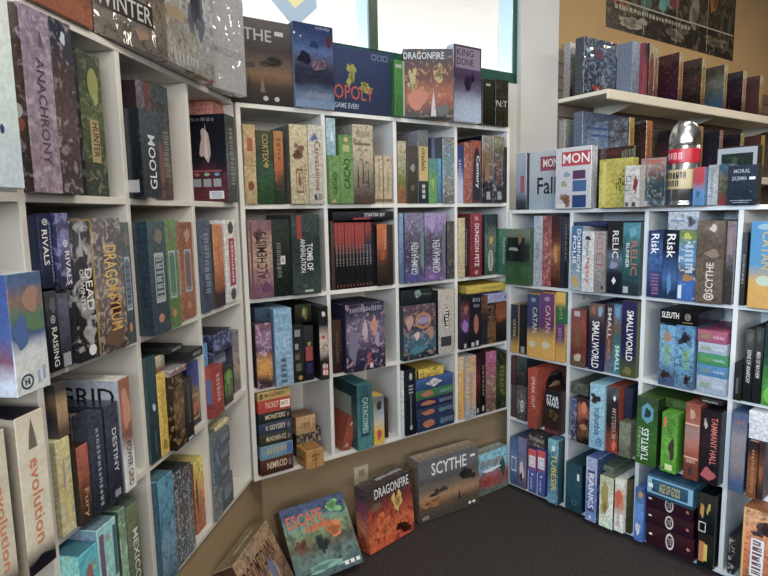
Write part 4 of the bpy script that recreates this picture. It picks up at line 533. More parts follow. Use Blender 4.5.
(0,1,'yellow box lying on top of everything, third row, fourth bay, centre shelving',3,'B',1.0873,1.3518,.0,.24,-.3845,-.3453,0,0,{'f': [(180,162,80),(189,171,86)],'s': [(180,162,80)],'t': [(180,162,80)]},None,.35,22,.35,1,[('f','~9',.35,.4,.85,.65,(137,124,62),'h')],[]),
(0,1,'dark brown flat game box, lowest in the stack of seven, centre shelving',7,'B',.0156,.1527,-.01,.23,-.9935,-.931,0,0,{'f': [(65,38,33),(85,52,45)],'s': [(65,38,33)],'t': [(65,38,33)]},None,.35,22,.15,1,[('f','NIMROD',.2,.35,.8,.8,(219,205,182),'h')],[('f',.84,.2,.95,.8,(111,106,116),'d')]),
(0,1,'light blue flat game box, second lowest in the stack of seven, centre shelving',7,'B',.0166,.1532,-.01,.23,-.9305,-.8769,0,0,{'f': [(105,141,164),(114,150,173)],'s': [(105,141,164)],'t': [(105,141,164)]},None,.35,22,.15,1,[('f','~6',.2,.35,.8,.8,(170,161,130),'h')],[('f',.8,.1,.97,.9,(77,109,161),'r')]),
(0,1,'dark olive flat game box, third lowest in the stack of seven, centre shelving',7,'B',.0165,.1528,-.01,.23,-.8764,-.8321,0,0,{'f': [(48,49,40),(59,64,51)],'s': [(48,49,40)],'t': [(48,49,40)]},None,.35,22,.15,1,[('f','MUNCHKIN OZ',.2,.35,.8,.8,(219,205,182),'h')],[('f',.84,.2,.95,.8,(111,106,116),'d')]),
(0,1,'navy blue flat game box, fourth in the stack of seven, centre shelving',7,'B',.0167,.1526,-.01,.23,-.8316,-.7876,0,0,{'f': [(46,57,77),(61,71,99)],'s': [(46,57,77)],'t': [(46,57,77)]},None,.35,22,.15,1,[('f','K ODYSSEY',.2,.35,.8,.8,(219,205,182),'h')],[('f',.84,.2,.95,.8,(111,106,116),'d')]),
(0,1,'black flat game box, third highest in the stack of seven, centre shelving',7,'B',.0168,.1524,-.01,.23,-.7871,-.7454,0,0,{'f': [(33,42,42),(44,50,50)],'s': [(33,42,42)],'t': [(33,42,42)]},None,.35,22,.15,1,[('f','MONSTERS',.2,.35,.8,.8,(219,205,182),'h')],[('f',.84,.2,.95,.8,(111,106,116),'d')]),
(0,1,'red flat game box, second highest in the stack of seven, centre shelving',7,'B',.0172,.1524,-.01,.23,-.7449,-.6955,0,0,{'f': [(167,72,66),(176,78,72)],'s': [(167,72,66)],'t': [(167,72,66)]},None,.35,22,.15,1,[('f','TICKET',.2,.35,.62,.8,(225,202,183),'h'),('f','MARVEL',.69,.35,.93,.7,(180,76,70),'h')],[('f',.66,.2,.96,.8,(231,231,225),'r')]),
(0,1,'yellow-tan flat game box, topmost in the stack of seven, centre shelving',7,'B',.0171,.152,-.01,.23,-.695,-.6624,0,0,{'f': [(186,159,108),(195,168,116)],'s': [(186,159,108)],'t': [(186,159,108)]},None,.35,22,.15,1,[('f','MUNCHKIN',.2,.35,.8,.8,(104,77,49),'h')],[('f',.02,.1,.18,.9,(89,100,59),'d')]),
(0,1,'black and white comic-style box leaning back, bottom row, first bay, centre shelving',3,'B',.2035,.3139,.06,.13,-.9935,-.8836,0,0,{'f': [(35,31,25),(98,90,82),(68,61,55),(44,40,36)],'s': [(35,31,25)],'t': [(35,31,25)]},(199,183,164),.4,30,.35,1,[],[]),
(8,9,'small tan paper bag shaped box on comic box, bottom row, first bay, centre shelving',3,'B',.1889,.2764,.03,.12,-.8831,-.8085,0,0,{'f': [(162,133,100),(186,154,116)],'s': [(162,133,100)],'t': [(125,100,78)]},None,.35,22,.35,1,[('f','~4',.3,.35,.7,.65,(126,101,73),'h')],[]),
(0,1,'orange-red thin box leaning on the upright, bottom row, second bay, centre shelving',3,'B',.3842,.428,.01,.17,-.9935,-.8454,0,16,{'f': [(140,75,60),(149,81,65),(126,69,56)],'s': [(140,75,60)],'t': [(140,75,60)]},None,.35,22,.35,1,[],[('f',.2,.1,.7,.25,(199,180,167),'M'),('f',.3,.7,.6,.85,(199,180,167),'M')]),
(0,1,'teal box with vertical dark framed title, bottom row, second bay, centre shelving',3,'B',.4432,.5181,-.03,.21,-.9935,-.7061,0,0,{'f': [(74,124,130),(67,115,122),(66,111,117),(53,92,100)],'s': [(74,124,130)],'t': [(74,124,130)],'l': [(51,78,79),(80,98,98),(63,79,80),(31,54,56)]},None,.35,22,.35,1,[('f','CATACOMBS',.35,.25,.7,.8,(165,189,183),'d')],[('f',.2,.2,.8,.84,(39,74,82),'O'),('l',.1,.45,.8,.8,(141,149,137),'r'),('f',.25,.86,.75,.96,(43,83,91),'r')]),
(0,1,'yellow box with blue-white face art on top, bottom row, second bay, centre shelving',3,'B',.5285,.5829,-.025,.175,-.9935,-.7743,0,0,{'f': [(203,171,87),(208,176,91),(180,182,176),(135,150,159),(99,109,115)],'s': [(203,171,87)],'t': [(203,171,87)]},None,.35,22,.1,1,[],[('f',.25,.08,.7,.36,(185,80,74),'d'),('f',.2,.7,.8,.9,(57,46,45),'d')]),
(0,1,'narrow dark brown box at right, bottom row, second bay, centre shelving',3,'B',.6187,.6349,.02,.2,-.9935,-.8091,0,0,{'f': [(52,41,41),(68,55,54)],'s': [(52,41,41)],'t': [(52,41,41)]},None,.35,22,.35,1,[],[]),
(10,11,'thin white folder, bottom row, third bay, centre shelving',3,'B',.6899,.7014,-.01,.23,-.9935,-.6924,0,0,{'f': [(196,201,205),(205,211,214)],'s': [(196,201,205)],'t': [(196,201,205)]},None,.35,22,.35,1,[],[]),
(0,1,'black box with white dotted vertical line, bottom row, third bay, centre shelving',3,'B',.7026,.7603,-.02,.22,-.9935,-.6881,0,0,{'f': [(13,15,30),(18,23,35),(26,29,41)],'s': [(13,15,30)],'t': [(13,15,30)]},None,.35,22,.35,1,[],[('f',.35,.84,.65,.95,(169,169,163),'e'),('f',.45,.15,.55,.62,(113,118,125),'r'),('f',.3,.64,.7,.665,(152,156,161),'r'),('f',.3,.6900000000000001,.7,.7150000000000001,(152,156,161),'r'),('f',.3,.74,.7,.765,(152,156,161),'r'),('f',.35,.08,.65,.16,(150,151,149),'e')]),
(0,1,'lowest of four stacked navy expansion boxes with orange blob, centre shelving',12,'B',.7669,.9881,-.02,.22,-.9935,-.9329,0,0,{'f': [(34,48,76),(40,53,81)],'s': [(34,48,76)],'t': [(34,48,76)]},None,.35,22,.35,1,[('f','~5',.66,.3,.96,.7,(110,123,145),'h')],[('f',.1,.2,.52,.85,(164,106,82),'d'),('f',.58,.2,.72,.8,(67,104,129),'d')]),
(0,1,'second lowest of four stacked navy expansion boxes with orange blob, centre shelving',12,'B',.7631,.98,-.02,.22,-.9324,-.8848,0,0,{'f': [(38,48,76),(45,58,85)],'s': [(38,48,76)],'t': [(38,48,76)]},None,.35,22,.35,1,[('f','~5',.66,.3,.96,.7,(112,125,147),'h')],[('f',.1,.2,.52,.85,(164,106,82),'d'),('f',.58,.2,.72,.8,(67,104,129),'d')]),
(0,1,'third lowest of four stacked navy expansion boxes with orange blob, centre shelving',12,'B',.7615,.9802,-.02,.22,-.8843,-.8417,0,0,{'f': [(30,37,63),(37,43,72)],'s': [(30,37,63)],'t': [(30,37,63)]},None,.35,22,.35,1,[('f','~5',.66,.3,.96,.7,(108,119,142),'h')],[('f',.1,.2,.52,.85,(164,106,82),'d'),('f',.58,.2,.72,.8,(67,104,129),'d')]),
(0,1,'topmost of four stacked, green expansion boxes with orange blob, centre shelving',12,'B',.7606,.9804,-.02,.22,-.8412,-.7988,0,0,{'f': [(57,98,66),(63,111,72)],'s': [(57,98,66)],'t': [(57,98,66)]},None,.35,22,.35,1,[('f','~5',.66,.3,.96,.7,(119,146,142),'h')],[('f',.1,.2,.52,.85,(164,106,82),'d'),('f',.58,.2,.72,.8,(67,104,129),'d')]),
(0,1,'blue box with white slanted title, on navy stack, bottom row, third bay, centre shelving',3,'B',.7613,.9807,-.02,.22,-.7983,-.7441,0,0,{'f': [(48,70,110),(57,80,127),(64,90,140)],'s': [(48,70,110)],'t': [(48,70,110)]},None,.35,22,.35,1,[('f','ISLAND',.32,.3,.64,.75,(56,68,94),'h')],[('f',.25,.15,.7,.9,(213,211,211),'K')]),
(0,1,'yellow and black flat box above blue one, bottom row, third bay, centre shelving',3,'B',.7696,.9341,-.01,.23,-.7436,-.703,0,0,{'f': [(185,161,81),(204,179,91)],'s': [(185,161,81)],'t': [(185,161,81)]},(47,44,31),.25,22,.35,1,[],[('f',0,0,.08,1,(30,28,27),'r')]),
(0,1,'yellow and cream box edge, bottom row, fourth bay, centre shelving',3,'B',1.0301,1.0621,-.005,.235,-.9935,-.6845,0,0,{'f': [(193,151,86),(204,169,110),(198,178,146)],'s': [(193,151,86)],'t': [(193,151,86)]},None,.35,22,.35,1,[],[('f',.5,.02,.95,.8,(207,160,89),'r')]),
(0,1,'cream bag-like box with blue vertical title, bottom row, fourth bay, centre shelving',3,'B',1.0633,1.1295,-.02,.22,-.9935,-.6826,0,0,{'f': [(153,160,169),(195,161,121),(196,165,135),(196,165,132),(182,156,125)],'s': [(153,160,169)],'t': [(153,160,169)]},(143,107,85),.15,22,.35,1,[('f','Darkmoon',.35,.15,.72,.72,(117,126,160),'d')],[]),
(0,1,'dark red and black box, bottom row, fourth bay, centre shelving',3,'B',1.1307,1.1681,-.01,.23,-.9935,-.6797,0,0,{'f': [(16,18,22),(65,24,32),(94,41,50),(29,17,26)],'s': [(16,18,22)],'t': [(16,18,22)]},None,.35,22,.35,1,[],[('f',.3,.03,.7,.12,(150,158,142),'e')]),
(0,1,'black box with white vertical title, bottom row, fourth bay, centre shelving',3,'B',1.1693,1.2031,-.01,.23,-.9935,-.682,0,0,{'f': [(13,13,13),(19,15,20),(40,18,22)],'s': [(13,13,13)],'t': [(13,13,13)]},None,.35,22,.35,1,[('f','~7',.35,.3,.65,.8,(128,119,120),'d')],[('f',.3,.04,.7,.14,(169,168,156),'e')]),
(0,1,'pinkish brown ornate box, bottom row, fourth bay, centre shelving',3,'B',1.2043,1.2764,-.01,.23,-.9935,-.6843,0,0,{'f': [(86,63,58),(124,89,80),(135,107,97),(147,87,104),(162,88,135)],'s': [(86,63,58)],'t': [(86,63,58)]},(188,166,147),.25,22,.35,1,[],[]),
(0,1,'dark olive box with green scribble title, bottom row, fourth bay, centre shelving',3,'B',1.2799,1.3492,-.01,.23,-.9935,-.693,0,0,{'f': [(25,38,27),(48,53,32),(58,63,39),(25,33,27)],'s': [(25,38,27)],'t': [(25,38,27)]},(108,118,65),.25,22,.35,1,[('f','~6',.3,.3,.7,.75,(99,107,60),'d')],[]),
(0,1,'green box with dark picture window on its cover, top row, first bay, right shelving',13,'C',.0093,.1496,-.045,.155,-.3491,-.0794,0,0,{'f': [(48,76,51),(54,84,59),(24,38,35),(29,39,39),(102,112,98)],'s': [(48,76,51)],'t': [(48,76,51)]},None,.35,22,.08,2,[],[('f',.08,.42,.8,.85,(19,28,28),'r'),('f',.3,.05,.75,.42,(39,75,44),'d'),('f',.05,.6,.6,.68,(137,141,127),'d'),('f',.5,.7,.7,.95,(114,93,71),'d')]),
(0,1,'tall pale blue-white box, top row, first bay, right shelving',13,'C',.1508,.1962,-.015,.225,-.3491,-.0193,0,0,{'f': [(156,160,165),(152,156,164),(162,168,176)],'s': [(156,160,165)],'t': [(156,160,165)]},None,.35,22,.35,1,[('f','~5',.4,.4,.65,.6,(100,104,119),'d')],[]),
(0,1,'pink and wine speckled box, top row, first bay, right shelving',13,'C',.1974,.2439,-.01,.23,-.3491,-.0199,0,0,{'f': [(128,62,67),(129,69,74),(142,85,83),(120,67,72)],'s': [(128,62,67)],'t': [(128,62,67)]},(187,147,136),.3,22,.35,1,[],[]),
(0,1,'brown box with amber figure, top row, first bay, right shelving',13,'C',.2451,.2917,-.01,.23,-.3491,-.0204,0,0,{'f': [(54,32,23),(111,71,47),(146,100,65),(77,44,39),(55,37,38)],'s': [(54,32,23)],'t': [(54,32,23)]},(30,14,17),.25,22,.35,1,[],[('f',.25,.3,.75,.65,(167,121,80),'d')]),
(0,1,'narrow navy box, top row, first bay, right shelving',13,'C',.2929,.3107,-.01,.23,-.3491,-.0231,0,0,{'f': [(35,36,50),(46,46,62)],'s': [(35,36,50)],'t': [(35,36,50)]},None,.35,22,.35,1,[],[]),
(0,1,'narrow black-green box at right end, top row, first bay, right shelving',13,'C',.3119,.331,-.01,.23,-.3491,-.0255,0,0,{'f': [(22,29,30),(44,48,48)],'s': [(22,29,30)],'t': [(22,29,30)]},None,.35,22,.35,1,[('f','~7',.3,.4,.7,.9,(100,103,101),'d')],[]),
(0,1,'blue box with two white vertical titles and yellow figure, top row, second bay, right shelving',13,'C',.3683,.4245,-.04,.2,-.3491,-.0646,0,0,{'f': [(156,160,162),(109,134,146),(63,95,131),(72,107,139)],'s': [(156,160,162)],'t': [(156,160,162)]},None,.35,22,.2,1,[('f','POLIS',.12,.42,.42,.85,(230,226,222),'d'),('f','DOMINION',.5,.3,.82,.95,(222,222,217),'d')],[('f',.05,.05,.7,.24,(177,146,82),'d')]),
(0,1,'white box with red script title, top row, second bay, right shelving',13,'C',.4257,.482,-.05,.19,-.3491,-.0876,0,0,{'f': [(186,185,179),(194,193,187),(190,189,186)],'s': [(186,185,179)],'t': [(186,185,179)]},None,.35,22,.35,1,[('f','legacy',.3,.14,.75,.56,(173,72,80),'d'),('f','~7',.35,.6,.6,.85,(127,128,128),'d')],[('f',.2,.85,.8,.93,(49,49,52),'d')]),
(0,1,'beige box with slanted red frame, top row, second bay, right shelving',13,'C',.4832,.5305,-.045,.195,-.3491,-.0872,0,0,{'f': [(122,118,117),(153,144,138),(160,145,139)],'s': [(122,118,117)],'t': [(122,118,117)]},(100,94,97),.2,22,.35,1,[],[('f',.2,.45,.8,.65,(145,66,71),'O'),('f',.25,.72,.8,.9,(140,102,105),'O'),('f',.7,.06,.9,.12,(33,34,35),'r')]),
(0,1,'dark blue box lying at the back, top row, second bay, right shelving',13,'C',.3496,.5103,.0,.24,-.0641,-.0481,0,0,{'f': [(41,48,79),(47,57,91)],'s': [(41,48,79)],'t': [(41,48,79)]},None,.35,22,.35,1,[],[]),
(0,1,'black-blue box with white vertical title and diamond, top row, second bay, right shelving',13,'C',.5317,.5985,-.03,.21,-.3491,-.0479,0,0,{'f': [(16,22,33),(24,30,42),(88,102,116),(28,30,34),(33,34,35)],'s': [(16,22,33)],'t': [(16,22,33)]},None,.35,22,.2,1,[('f','RELIC',.35,.5,.75,.88,(211,205,196),'d')],[('f',.35,.13,.65,.24,(211,206,199),'K'),('f',.15,.33,.75,.48,(123,129,150),'d')]),
(0,1,'teal box with orange-red vertical title, top row, second bay, right shelving',13,'C',.5997,.6713,-.03,.21,-.3491,-.0502,0,0,{'f': [(36,48,51),(36,73,74),(41,89,82),(49,90,93),(82,132,138)],'s': [(36,48,51)],'t': [(36,48,51)]},None,.35,22,.25,1,[('f','RELIC',.5,.28,.88,.75,(166,98,83),'d'),('f','RUNNER',.2,.38,.4,.72,(212,209,200),'d')],[('f',.1,.03,.4,.12,(157,164,165),'r'),('f',.3,.78,.85,.96,(100,149,160),'d')]),
(0,1,'bright blue box with white title and pink lower lettering, top row, third bay, right shelving',13,'C',.7019,.7581,-.02,.22,-.3491,-.082,0,0,{'f': [(34,45,83),(53,76,123),(66,96,142),(36,53,90)],'s': [(34,45,83)],'t': [(34,45,83)]},(25,28,53),.2,22,.35,1,[('f','Risk',.2,.65,.75,.95,(230,227,225),'d'),('f','~6',.25,.05,.8,.36,(126,86,117),'d')],[]),
(0,1,'dark blue box with white title and blue flare, top row, third bay, right shelving',13,'C',.7593,.8224,-.02,.22,-.3491,-.0815,0,0,{'f': [(29,47,75),(65,96,138),(49,70,109),(13,20,37),(18,23,41)],'s': [(29,47,75)],'t': [(29,47,75)]},None,.35,22,.2,1,[('f','Risk',.25,.6,.75,.95,(229,223,218),'d')],[('f',.3,.02,.6,.42,(85,124,165),'d')]),
(0,1,'blue box with yellow top and plain blue foot, top row, third bay, right shelving',13,'C',.8236,.8903,-.03,.21,-.3491,-.0806,0,0,{'f': [(60,95,156),(61,99,159),(68,71,69),(98,135,163),(82,119,151),(100,121,67)],'s': [(60,95,156)],'t': [(60,95,156)]},(231,231,228),.1,22,.1,1,[('f','~6',.35,.4,.8,.8,(162,179,190),'d')],[('f',.2,.86,.7,.98,(171,167,88),'d'),('f',.2,.26,.9,.4,(147,111,69),'d'),('f',.05,.03,.25,.22,(198,205,211),'r')]),
(0,1,'thick grey-brown box with slim white vertical title, top row, third bay, right shelving',13,'C',.8915,.9843,-.04,.2,-.3491,-.0441,0,0,{'f': [(88,76,65),(97,84,72),(97,83,70),(88,74,63),(79,67,57),(102,89,77)],'s': [(88,76,65)],'t': [(88,76,65)]},(61,49,41),.2,22,.35,1,[('f','SCYTHE',.4,.14,.68,.5,(209,197,183),'u')],[('f',.35,.04,.72,.13,(209,193,176),'E'),('f',.45,.86,.75,.96,(183,172,159),'d'),('f',.3,.55,.9,.66,(124,106,91),'d')]),
(0,1,'smoky grey box with mauve upper panel, top row, third bay, right shelving',13,'C',.9855,1.0115,-.02,.22,-.3491,-.0458,0,0,{'f': [(49,49,50),(54,56,56),(104,98,101),(117,107,109)],'s': [(49,49,50)],'t': [(49,49,50)]},None,.35,22,.35,2,[],[('f',.15,.6,.85,.9,(130,112,117),'r')]),
(0,1,'pale blue drawing-covered box laid on blue boxes, top row, third bay, right shelving',13,'C',.7652,.8797,.0,.24,-.0801,-.0093,0,0,{'f': [(165,168,173),(178,181,185),(187,189,189)],'s': [(165,168,173)],'t': [(165,168,173)]},(101,102,107),.2,22,.35,1,[],[('f',.6,.05,.95,.9,(102,102,111),'M'),('f',.2,.45,.55,.55,(125,137,161),'r')]),
(0,1,'narrow grey box with pale vertical title, top row, fourth bay, right shelving',13,'C',1.033,1.0499,-.01,.23,-.3491,-.0868,0,0,{'f': [(51,44,34),(63,63,65),(64,67,72)],'s': [(51,44,34)],'t': [(51,44,34)]},None,.35,22,.35,1,[('f','~8',.3,.3,.7,.7,(128,126,124),'d')],[]),
(0,1,'blue box with yellow desert foot and yellow title, top row, fourth bay, right shelving',13,'C',1.0681,1.1636,-.04,.2,-.3491,-.0458,0,0,{'f': [(193,148,83),(193,152,84),(82,134,165),(78,132,172),(76,128,168)],'s': [(193,148,83)],'t': [(193,148,83)]},None,.35,22,.04,1,[('f','CATAN',.38,.45,.66,.88,(186,158,86),'d')],[('f',.25,.26,.75,.38,(177,186,163),'e'),('f',.2,.9,.8,.97,(136,162,170),'e')]),
(0,1,'navy and yellow box with title, far left, second row, first bay, right shelving',13,'C',.0264,.072,-.02,.22,-.6962,-.4519,0,0,{'f': [(177,143,77),(53,53,56),(41,50,69),(46,54,70)],'s': [(177,143,77)],'t': [(177,143,77)]},None,.35,22,.06,1,[('f','CATAN',.3,.35,.65,.7,(193,169,113),'d')],[]),
(0,1,'plain black box with white barcode at foot, second row, first bay, right shelving',13,'C',.0732,.1189,-.015,.225,-.6962,-.4501,0,0,{'f': [(24,27,32),(31,32,37),(37,38,42)],'s': [(24,27,32)],'t': [(24,27,32)]},None,.35,22,.35,1,[],[('f',.25,.03,.75,.16,(189,180,171),'B'),('f',.1,0,.9,.02,(163,130,72),'r')]),
(0,1,'navy box with yellow foot and yellow-grey title, second row, first bay, right shelving',13,'C',.1303,.2023,-.03,.21,-.6962,-.3893,0,0,{'f': [(200,157,87),(191,153,86),(49,57,89),(55,62,96),(56,66,97)],'s': [(200,157,87)],'t': [(200,157,87)]},None,.35,22,.03,1,[('f','CATAN',.45,.4,.8,.8,(196,182,146),'d')],[('f',.15,.16,.7,.27,(188,182,152),'e'),('f',.3,.88,.7,.95,(130,128,141),'e')]),
(0,1,'purple box with yellow foot and pink-grey title, second row, first bay, right shelving',13,'C',.2035,.2802,-.03,.21,-.6962,-.3773,0,0,{'f': [(200,157,87),(191,153,86),(87,54,87),(96,56,95),(97,61,103)],'s': [(200,157,87)],'t': [(200,157,87)]},None,.35,22,.03,1,[('f','CATAN',.4,.42,.75,.82,(203,159,161),'d')],[('f',.15,.17,.75,.28,(188,182,152),'e'),('f',.3,.88,.7,.95,(155,124,150),'e')]),
(0,1,'purple and yellow box under green one, second row, first bay, right shelving',13,'C',.2827,.331,-.02,.22,-.6962,-.514,0,0,{'f': [(190,149,82),(181,140,78),(87,58,91),(93,60,102)],'s': [(190,149,82)],'t': [(190,149,82)]},None,.35,22,.04,1,[('f','~5',.3,.5,.7,.9,(136,107,128),'d')],[]),
(0,1,'green and yellow box stacked above purple, second row, first bay, right shelving',13,'C',.2814,.331,-.02,.22,-.5135,-.3681,0,0,{'f': [(43,93,63),(48,98,67),(46,89,59),(200,161,89),(205,166,91)],'s': [(43,93,63)],'t': [(43,93,63)]},None,.35,22,.04,1,[('f','~4',.35,.15,.75,.6,(111,132,87),'d')],[]),
(0,1,'rust brown box with green title and white beast, second row, second bay, right shelving',13,'C',.3698,.4422,-.03,.21,-.6962,-.4349,0,0,{'f': [(95,73,62),(102,51,43),(125,63,55),(138,73,62),(125,71,64)],'s': [(95,73,62)],'t': [(95,73,62)],'r': [(93,53,44)]},None,.35,22,.35,1,[('f','~9',.3,.35,.65,.72,(103,90,58),'d')],[('f',.15,.08,.8,.24,(177,162,142),'d'),('f',.2,.88,.6,.97,(167,162,160),'r')]),
(0,1,'violet-black box with white title reading upward, second row, second bay, right shelving',13,'C',.456,.5276,-.03,.21,-.6962,-.3988,0,0,{'f': [(35,33,68),(28,27,60),(37,26,53),(48,44,54),(105,83,77)],'s': [(35,33,68)],'t': [(35,33,68)]},None,.35,22,.12,1,[('f','SMALLWORLD',.25,.04,.72,.74,(230,228,218),'d')],[('f',.1,.82,.5,.98,(140,91,75),'d'),('f',.55,.8,.95,.98,(126,148,159),'d')]),
(0,1,'brown box with white and orange title, second row, second bay, right shelving',13,'C',.5288,.5641,-.02,.22,-.6962,-.3958,0,0,{'f': [(93,100,115),(90,65,57),(103,74,61),(48,44,51)],'s': [(93,100,115)],'t': [(93,100,115)]},None,.35,22,.35,1,[('f','SMALL',.3,.5,.75,.95,(217,203,199),'d'),('f','WORLD',.3,.2,.7,.5,(181,127,103),'d')],[]),
(0,1,'teal box with pale title low on its spine, second row, second bay, right shelving',13,'C',.5653,.6047,-.02,.22,-.6962,-.3937,0,0,{'f': [(59,114,115),(68,122,123),(60,97,99),(104,83,71),(98,118,142)],'s': [(59,114,115)],'t': [(59,114,115)]},None,.35,22,.35,1,[('f','SMALL',.3,.04,.75,.42,(216,222,213),'d')],[('f',.15,.8,.8,.98,(106,141,175),'d')]),
(0,1,'indigo box with white title reading downward, second row, second bay, right shelving',13,'C',.6059,.6713,-.03,.21,-.6962,-.3735,0,0,{'f': [(72,74,40),(40,38,69),(29,28,64),(35,33,68),(45,39,73)],'s': [(72,74,40)],'t': [(72,74,40)]},None,.35,22,.08,1,[('f','SMALLWORLD',.35,.22,.78,.88,(230,228,218),'d')],[('f',.15,.02,.8,.15,(106,105,59),'d')]),
(0,1,'light blue box with beast art, left of pair, second row, third bay, right shelving',13,'C',.7657,.826,-.03,.21,-.6962,-.452,0,0,{'f': [(60,82,109),(106,144,172),(125,165,189),(108,153,180)],'s': [(60,82,109)],'t': [(60,82,109)]},(67,55,61),.25,22,.35,1,[('f','SMASH',.3,.35,.75,.68,(129,162,81),'d')],[('f',.1,.08,.9,.28,(61,45,48),'M'),('f',.2,.7,.8,.92,(159,120,95),'d')]),
(0,1,'light blue box with beast art, right of pair, second row, third bay, right shelving',13,'C',.8272,.8975,-.03,.21,-.6962,-.4446,0,0,{'f': [(84,117,141),(99,144,172),(117,161,188),(88,127,159)],'s': [(84,117,141)],'t': [(84,117,141)]},(43,43,50),.3,22,.35,1,[('f','SMASH',.4,.32,.8,.64,(129,162,81),'d')],[('f',.4,.06,.95,.26,(57,45,52),'M'),('f',.15,.68,.85,.92,(48,44,54),'M')]),
(0,1,'black flat box with white title and skull mark, second row, third bay, right shelving',13,'C',.7639,.909,-.03,.21,-.4441,-.3907,0,0,{'f': [(13,13,16),(16,17,22)],'s': [(13,13,16)],'t': [(13,13,16)],'r': [(31,32,37)]},None,.35,22,.35,2,[('f','SLEUTH',.05,.4,.5,.85,(229,227,215),'h')],[('f',.65,.35,.8,.85,(150,139,124),'E'),('f',.6,.15,.85,.22,(124,115,67),'r')]),
(0,1,'white lowest slim box with green script title, stacked in right shelving',14,'C',.9089,1.0115,-.02,.22,-.6962,-.6297,0,0,{'f': [(147,158,172),(161,167,181)],'s': [(147,158,172)],'t': [(147,158,172)]},None,.35,22,.1,1,[('f','Smash',.1,.3,.45,.8,(127,146,73),'h'),('f','~8',.55,.35,.92,.6,(190,190,195),'h')],[]),
(0,1,'blue second lowest slim box with green script title, stacked in right shelving',14,'C',.909,1.0115,-.02,.22,-.6292,-.586,0,0,{'f': [(74,118,155),(84,128,166)],'s': [(74,118,155)],'t': [(74,118,155)]},None,.35,22,.1,1,[('f','Smash',.1,.3,.45,.8,(127,146,73),'h'),('f','~8',.55,.35,.92,.6,(160,175,189),'h')],[]),
(0,1,'green middle slim box with green script title, stacked in right shelving',14,'C',.9079,1.0093,-.02,.22,-.5855,-.5424,0,0,{'f': [(64,127,86),(74,140,98)],'s': [(64,127,86)],'t': [(64,127,86)]},None,.35,22,.1,1,[('f','Smash',.1,.3,.45,.8,(127,146,73),'h'),('f','~8',.55,.35,.92,.6,(156,180,162),'h')],[]),
(0,1,'white second highest slim box with green script title, stacked in right shelving',14,'C',.9064,1.0071,-.02,.22,-.5419,-.5008,0,0,{'f': [(152,162,176),(170,176,185)],'s': [(152,162,176)],'t': [(152,162,176)]},None,.35,22,.1,1,[('f','Smash',.1,.3,.45,.8,(127,146,73),'h'),('f','~8',.55,.35,.92,.6,(194,194,197),'h')],[]),
(0,1,'pink uppermost slim box with green script title, stacked in right shelving',14,'C',.9026,1.0048,-.02,.22,-.5003,-.4537,0,0,{'f': [(150,83,109),(163,92,112)],'s': [(150,83,109)],'t': [(150,83,109)]},None,.35,22,.1,1,[('f','Smash',.1,.3,.45,.8,(127,146,73),'h'),('f','~8',.55,.35,.92,.6,(191,160,168),'h')],[]),
(0,1,'thin white box on edge beside slim stack, second row, third bay, right shelving',13,'C',.8987,.9052,.0,.24,-.6962,-.5193,0,0,{'f': [(156,166,173),(169,171,178)],'s': [(156,166,173)],'t': [(156,166,173)]},None,.35,22,.35,1,[],[]),
(0,1,'small black box, second row, fourth bay, right shelving',13,'C',1.0389,1.0643,-.03,.21,-.6962,-.5564,0,0,{'f': [(29,26,19),(30,32,33),(36,37,38)],'s': [(29,26,19)],'t': [(29,26,19)]},None,.35,22,.35,1,[('f','~7',.3,.2,.65,.6,(103,100,98),'d')],[]),
(0,1,'black box with long white vertical title, left, second row, fourth bay, right shelving',13,'C',1.0655,1.0939,-.02,.22,-.6962,-.4297,0,0,{'f': [(16,20,20),(24,26,28),(69,71,69)],'s': [(16,20,20)],'t': [(16,20,20)]},None,.35,22,.35,1,[('f','SONS OF ANARCHY',.3,.26,.75,.72,(218,207,199),'d')],[('f',.2,.8,.85,.97,(88,86,83),'d')]),
(0,1,'black box with white vertical title, right, second row, fourth bay, right shelving',13,'C',1.0952,1.1229,-.02,.22,-.6962,-.4183,0,0,{'f': [(16,20,20),(24,26,28),(54,57,56)],'s': [(16,20,20)],'t': [(16,20,20)]},None,.35,22,.35,1,[('f','MEN OF MAYHEM',.3,.34,.75,.68,(208,198,191),'d')],[('f',.2,.8,.8,.97,(74,72,70),'d')]),
(0,1,'dark box with bright green foot, second row, fourth bay, right shelving',13,'C',1.125,1.1903,-.02,.22,-.6962,-.4044,0,0,{'f': [(78,143,61),(57,110,57),(31,59,47),(29,43,53)],'s': [(78,143,61)],'t': [(78,143,61)]},None,.35,22,.35,1,[],[('f',.1,.03,.8,.25,(106,172,72),'e')]),
(0,1,'grey box with white numeral, lower left, third row, first bay, right shelving',13,'C',.0162,.0474,.0,.24,-1.0392,-.8702,0,0,{'f': [(72,61,62),(83,72,72)],'s': [(72,61,62)],'t': [(72,61,62)]},None,.35,22,.35,1,[],[]),
(0,1,'grey speckled box with white figure, third row, first bay, right shelving',13,'C',.0582,.117,-.01,.23,-1.0392,-.8609,0,0,{'f': [(79,76,75),(111,102,99),(96,92,89)],'s': [(79,76,75)],'t': [(79,76,75)]},(187,172,163),.25,22,.35,1,[],[('f',.4,.25,.75,.6,(230,228,214),'E')]),
(0,1,'dark red box, stacked upper left, third row, first bay, right shelving',13,'C',.0134,.0383,.0,.24,-.8697,-.7228,0,0,{'f': [(75,43,46),(96,56,57)],'s': [(75,43,46)],'t': [(75,43,46)]},None,.35,22,.35,1,[],[]),
(0,1,'dark teal picture-covered box, third row, first bay, right shelving',13,'C',.0395,.1057,.005,.245,-.8604,-.7181,0,0,{'f': [(38,48,50),(46,59,60),(59,74,74)],'s': [(38,48,50)],'t': [(56,59,57)]},(138,87,68),.2,22,.35,1,[],[]),
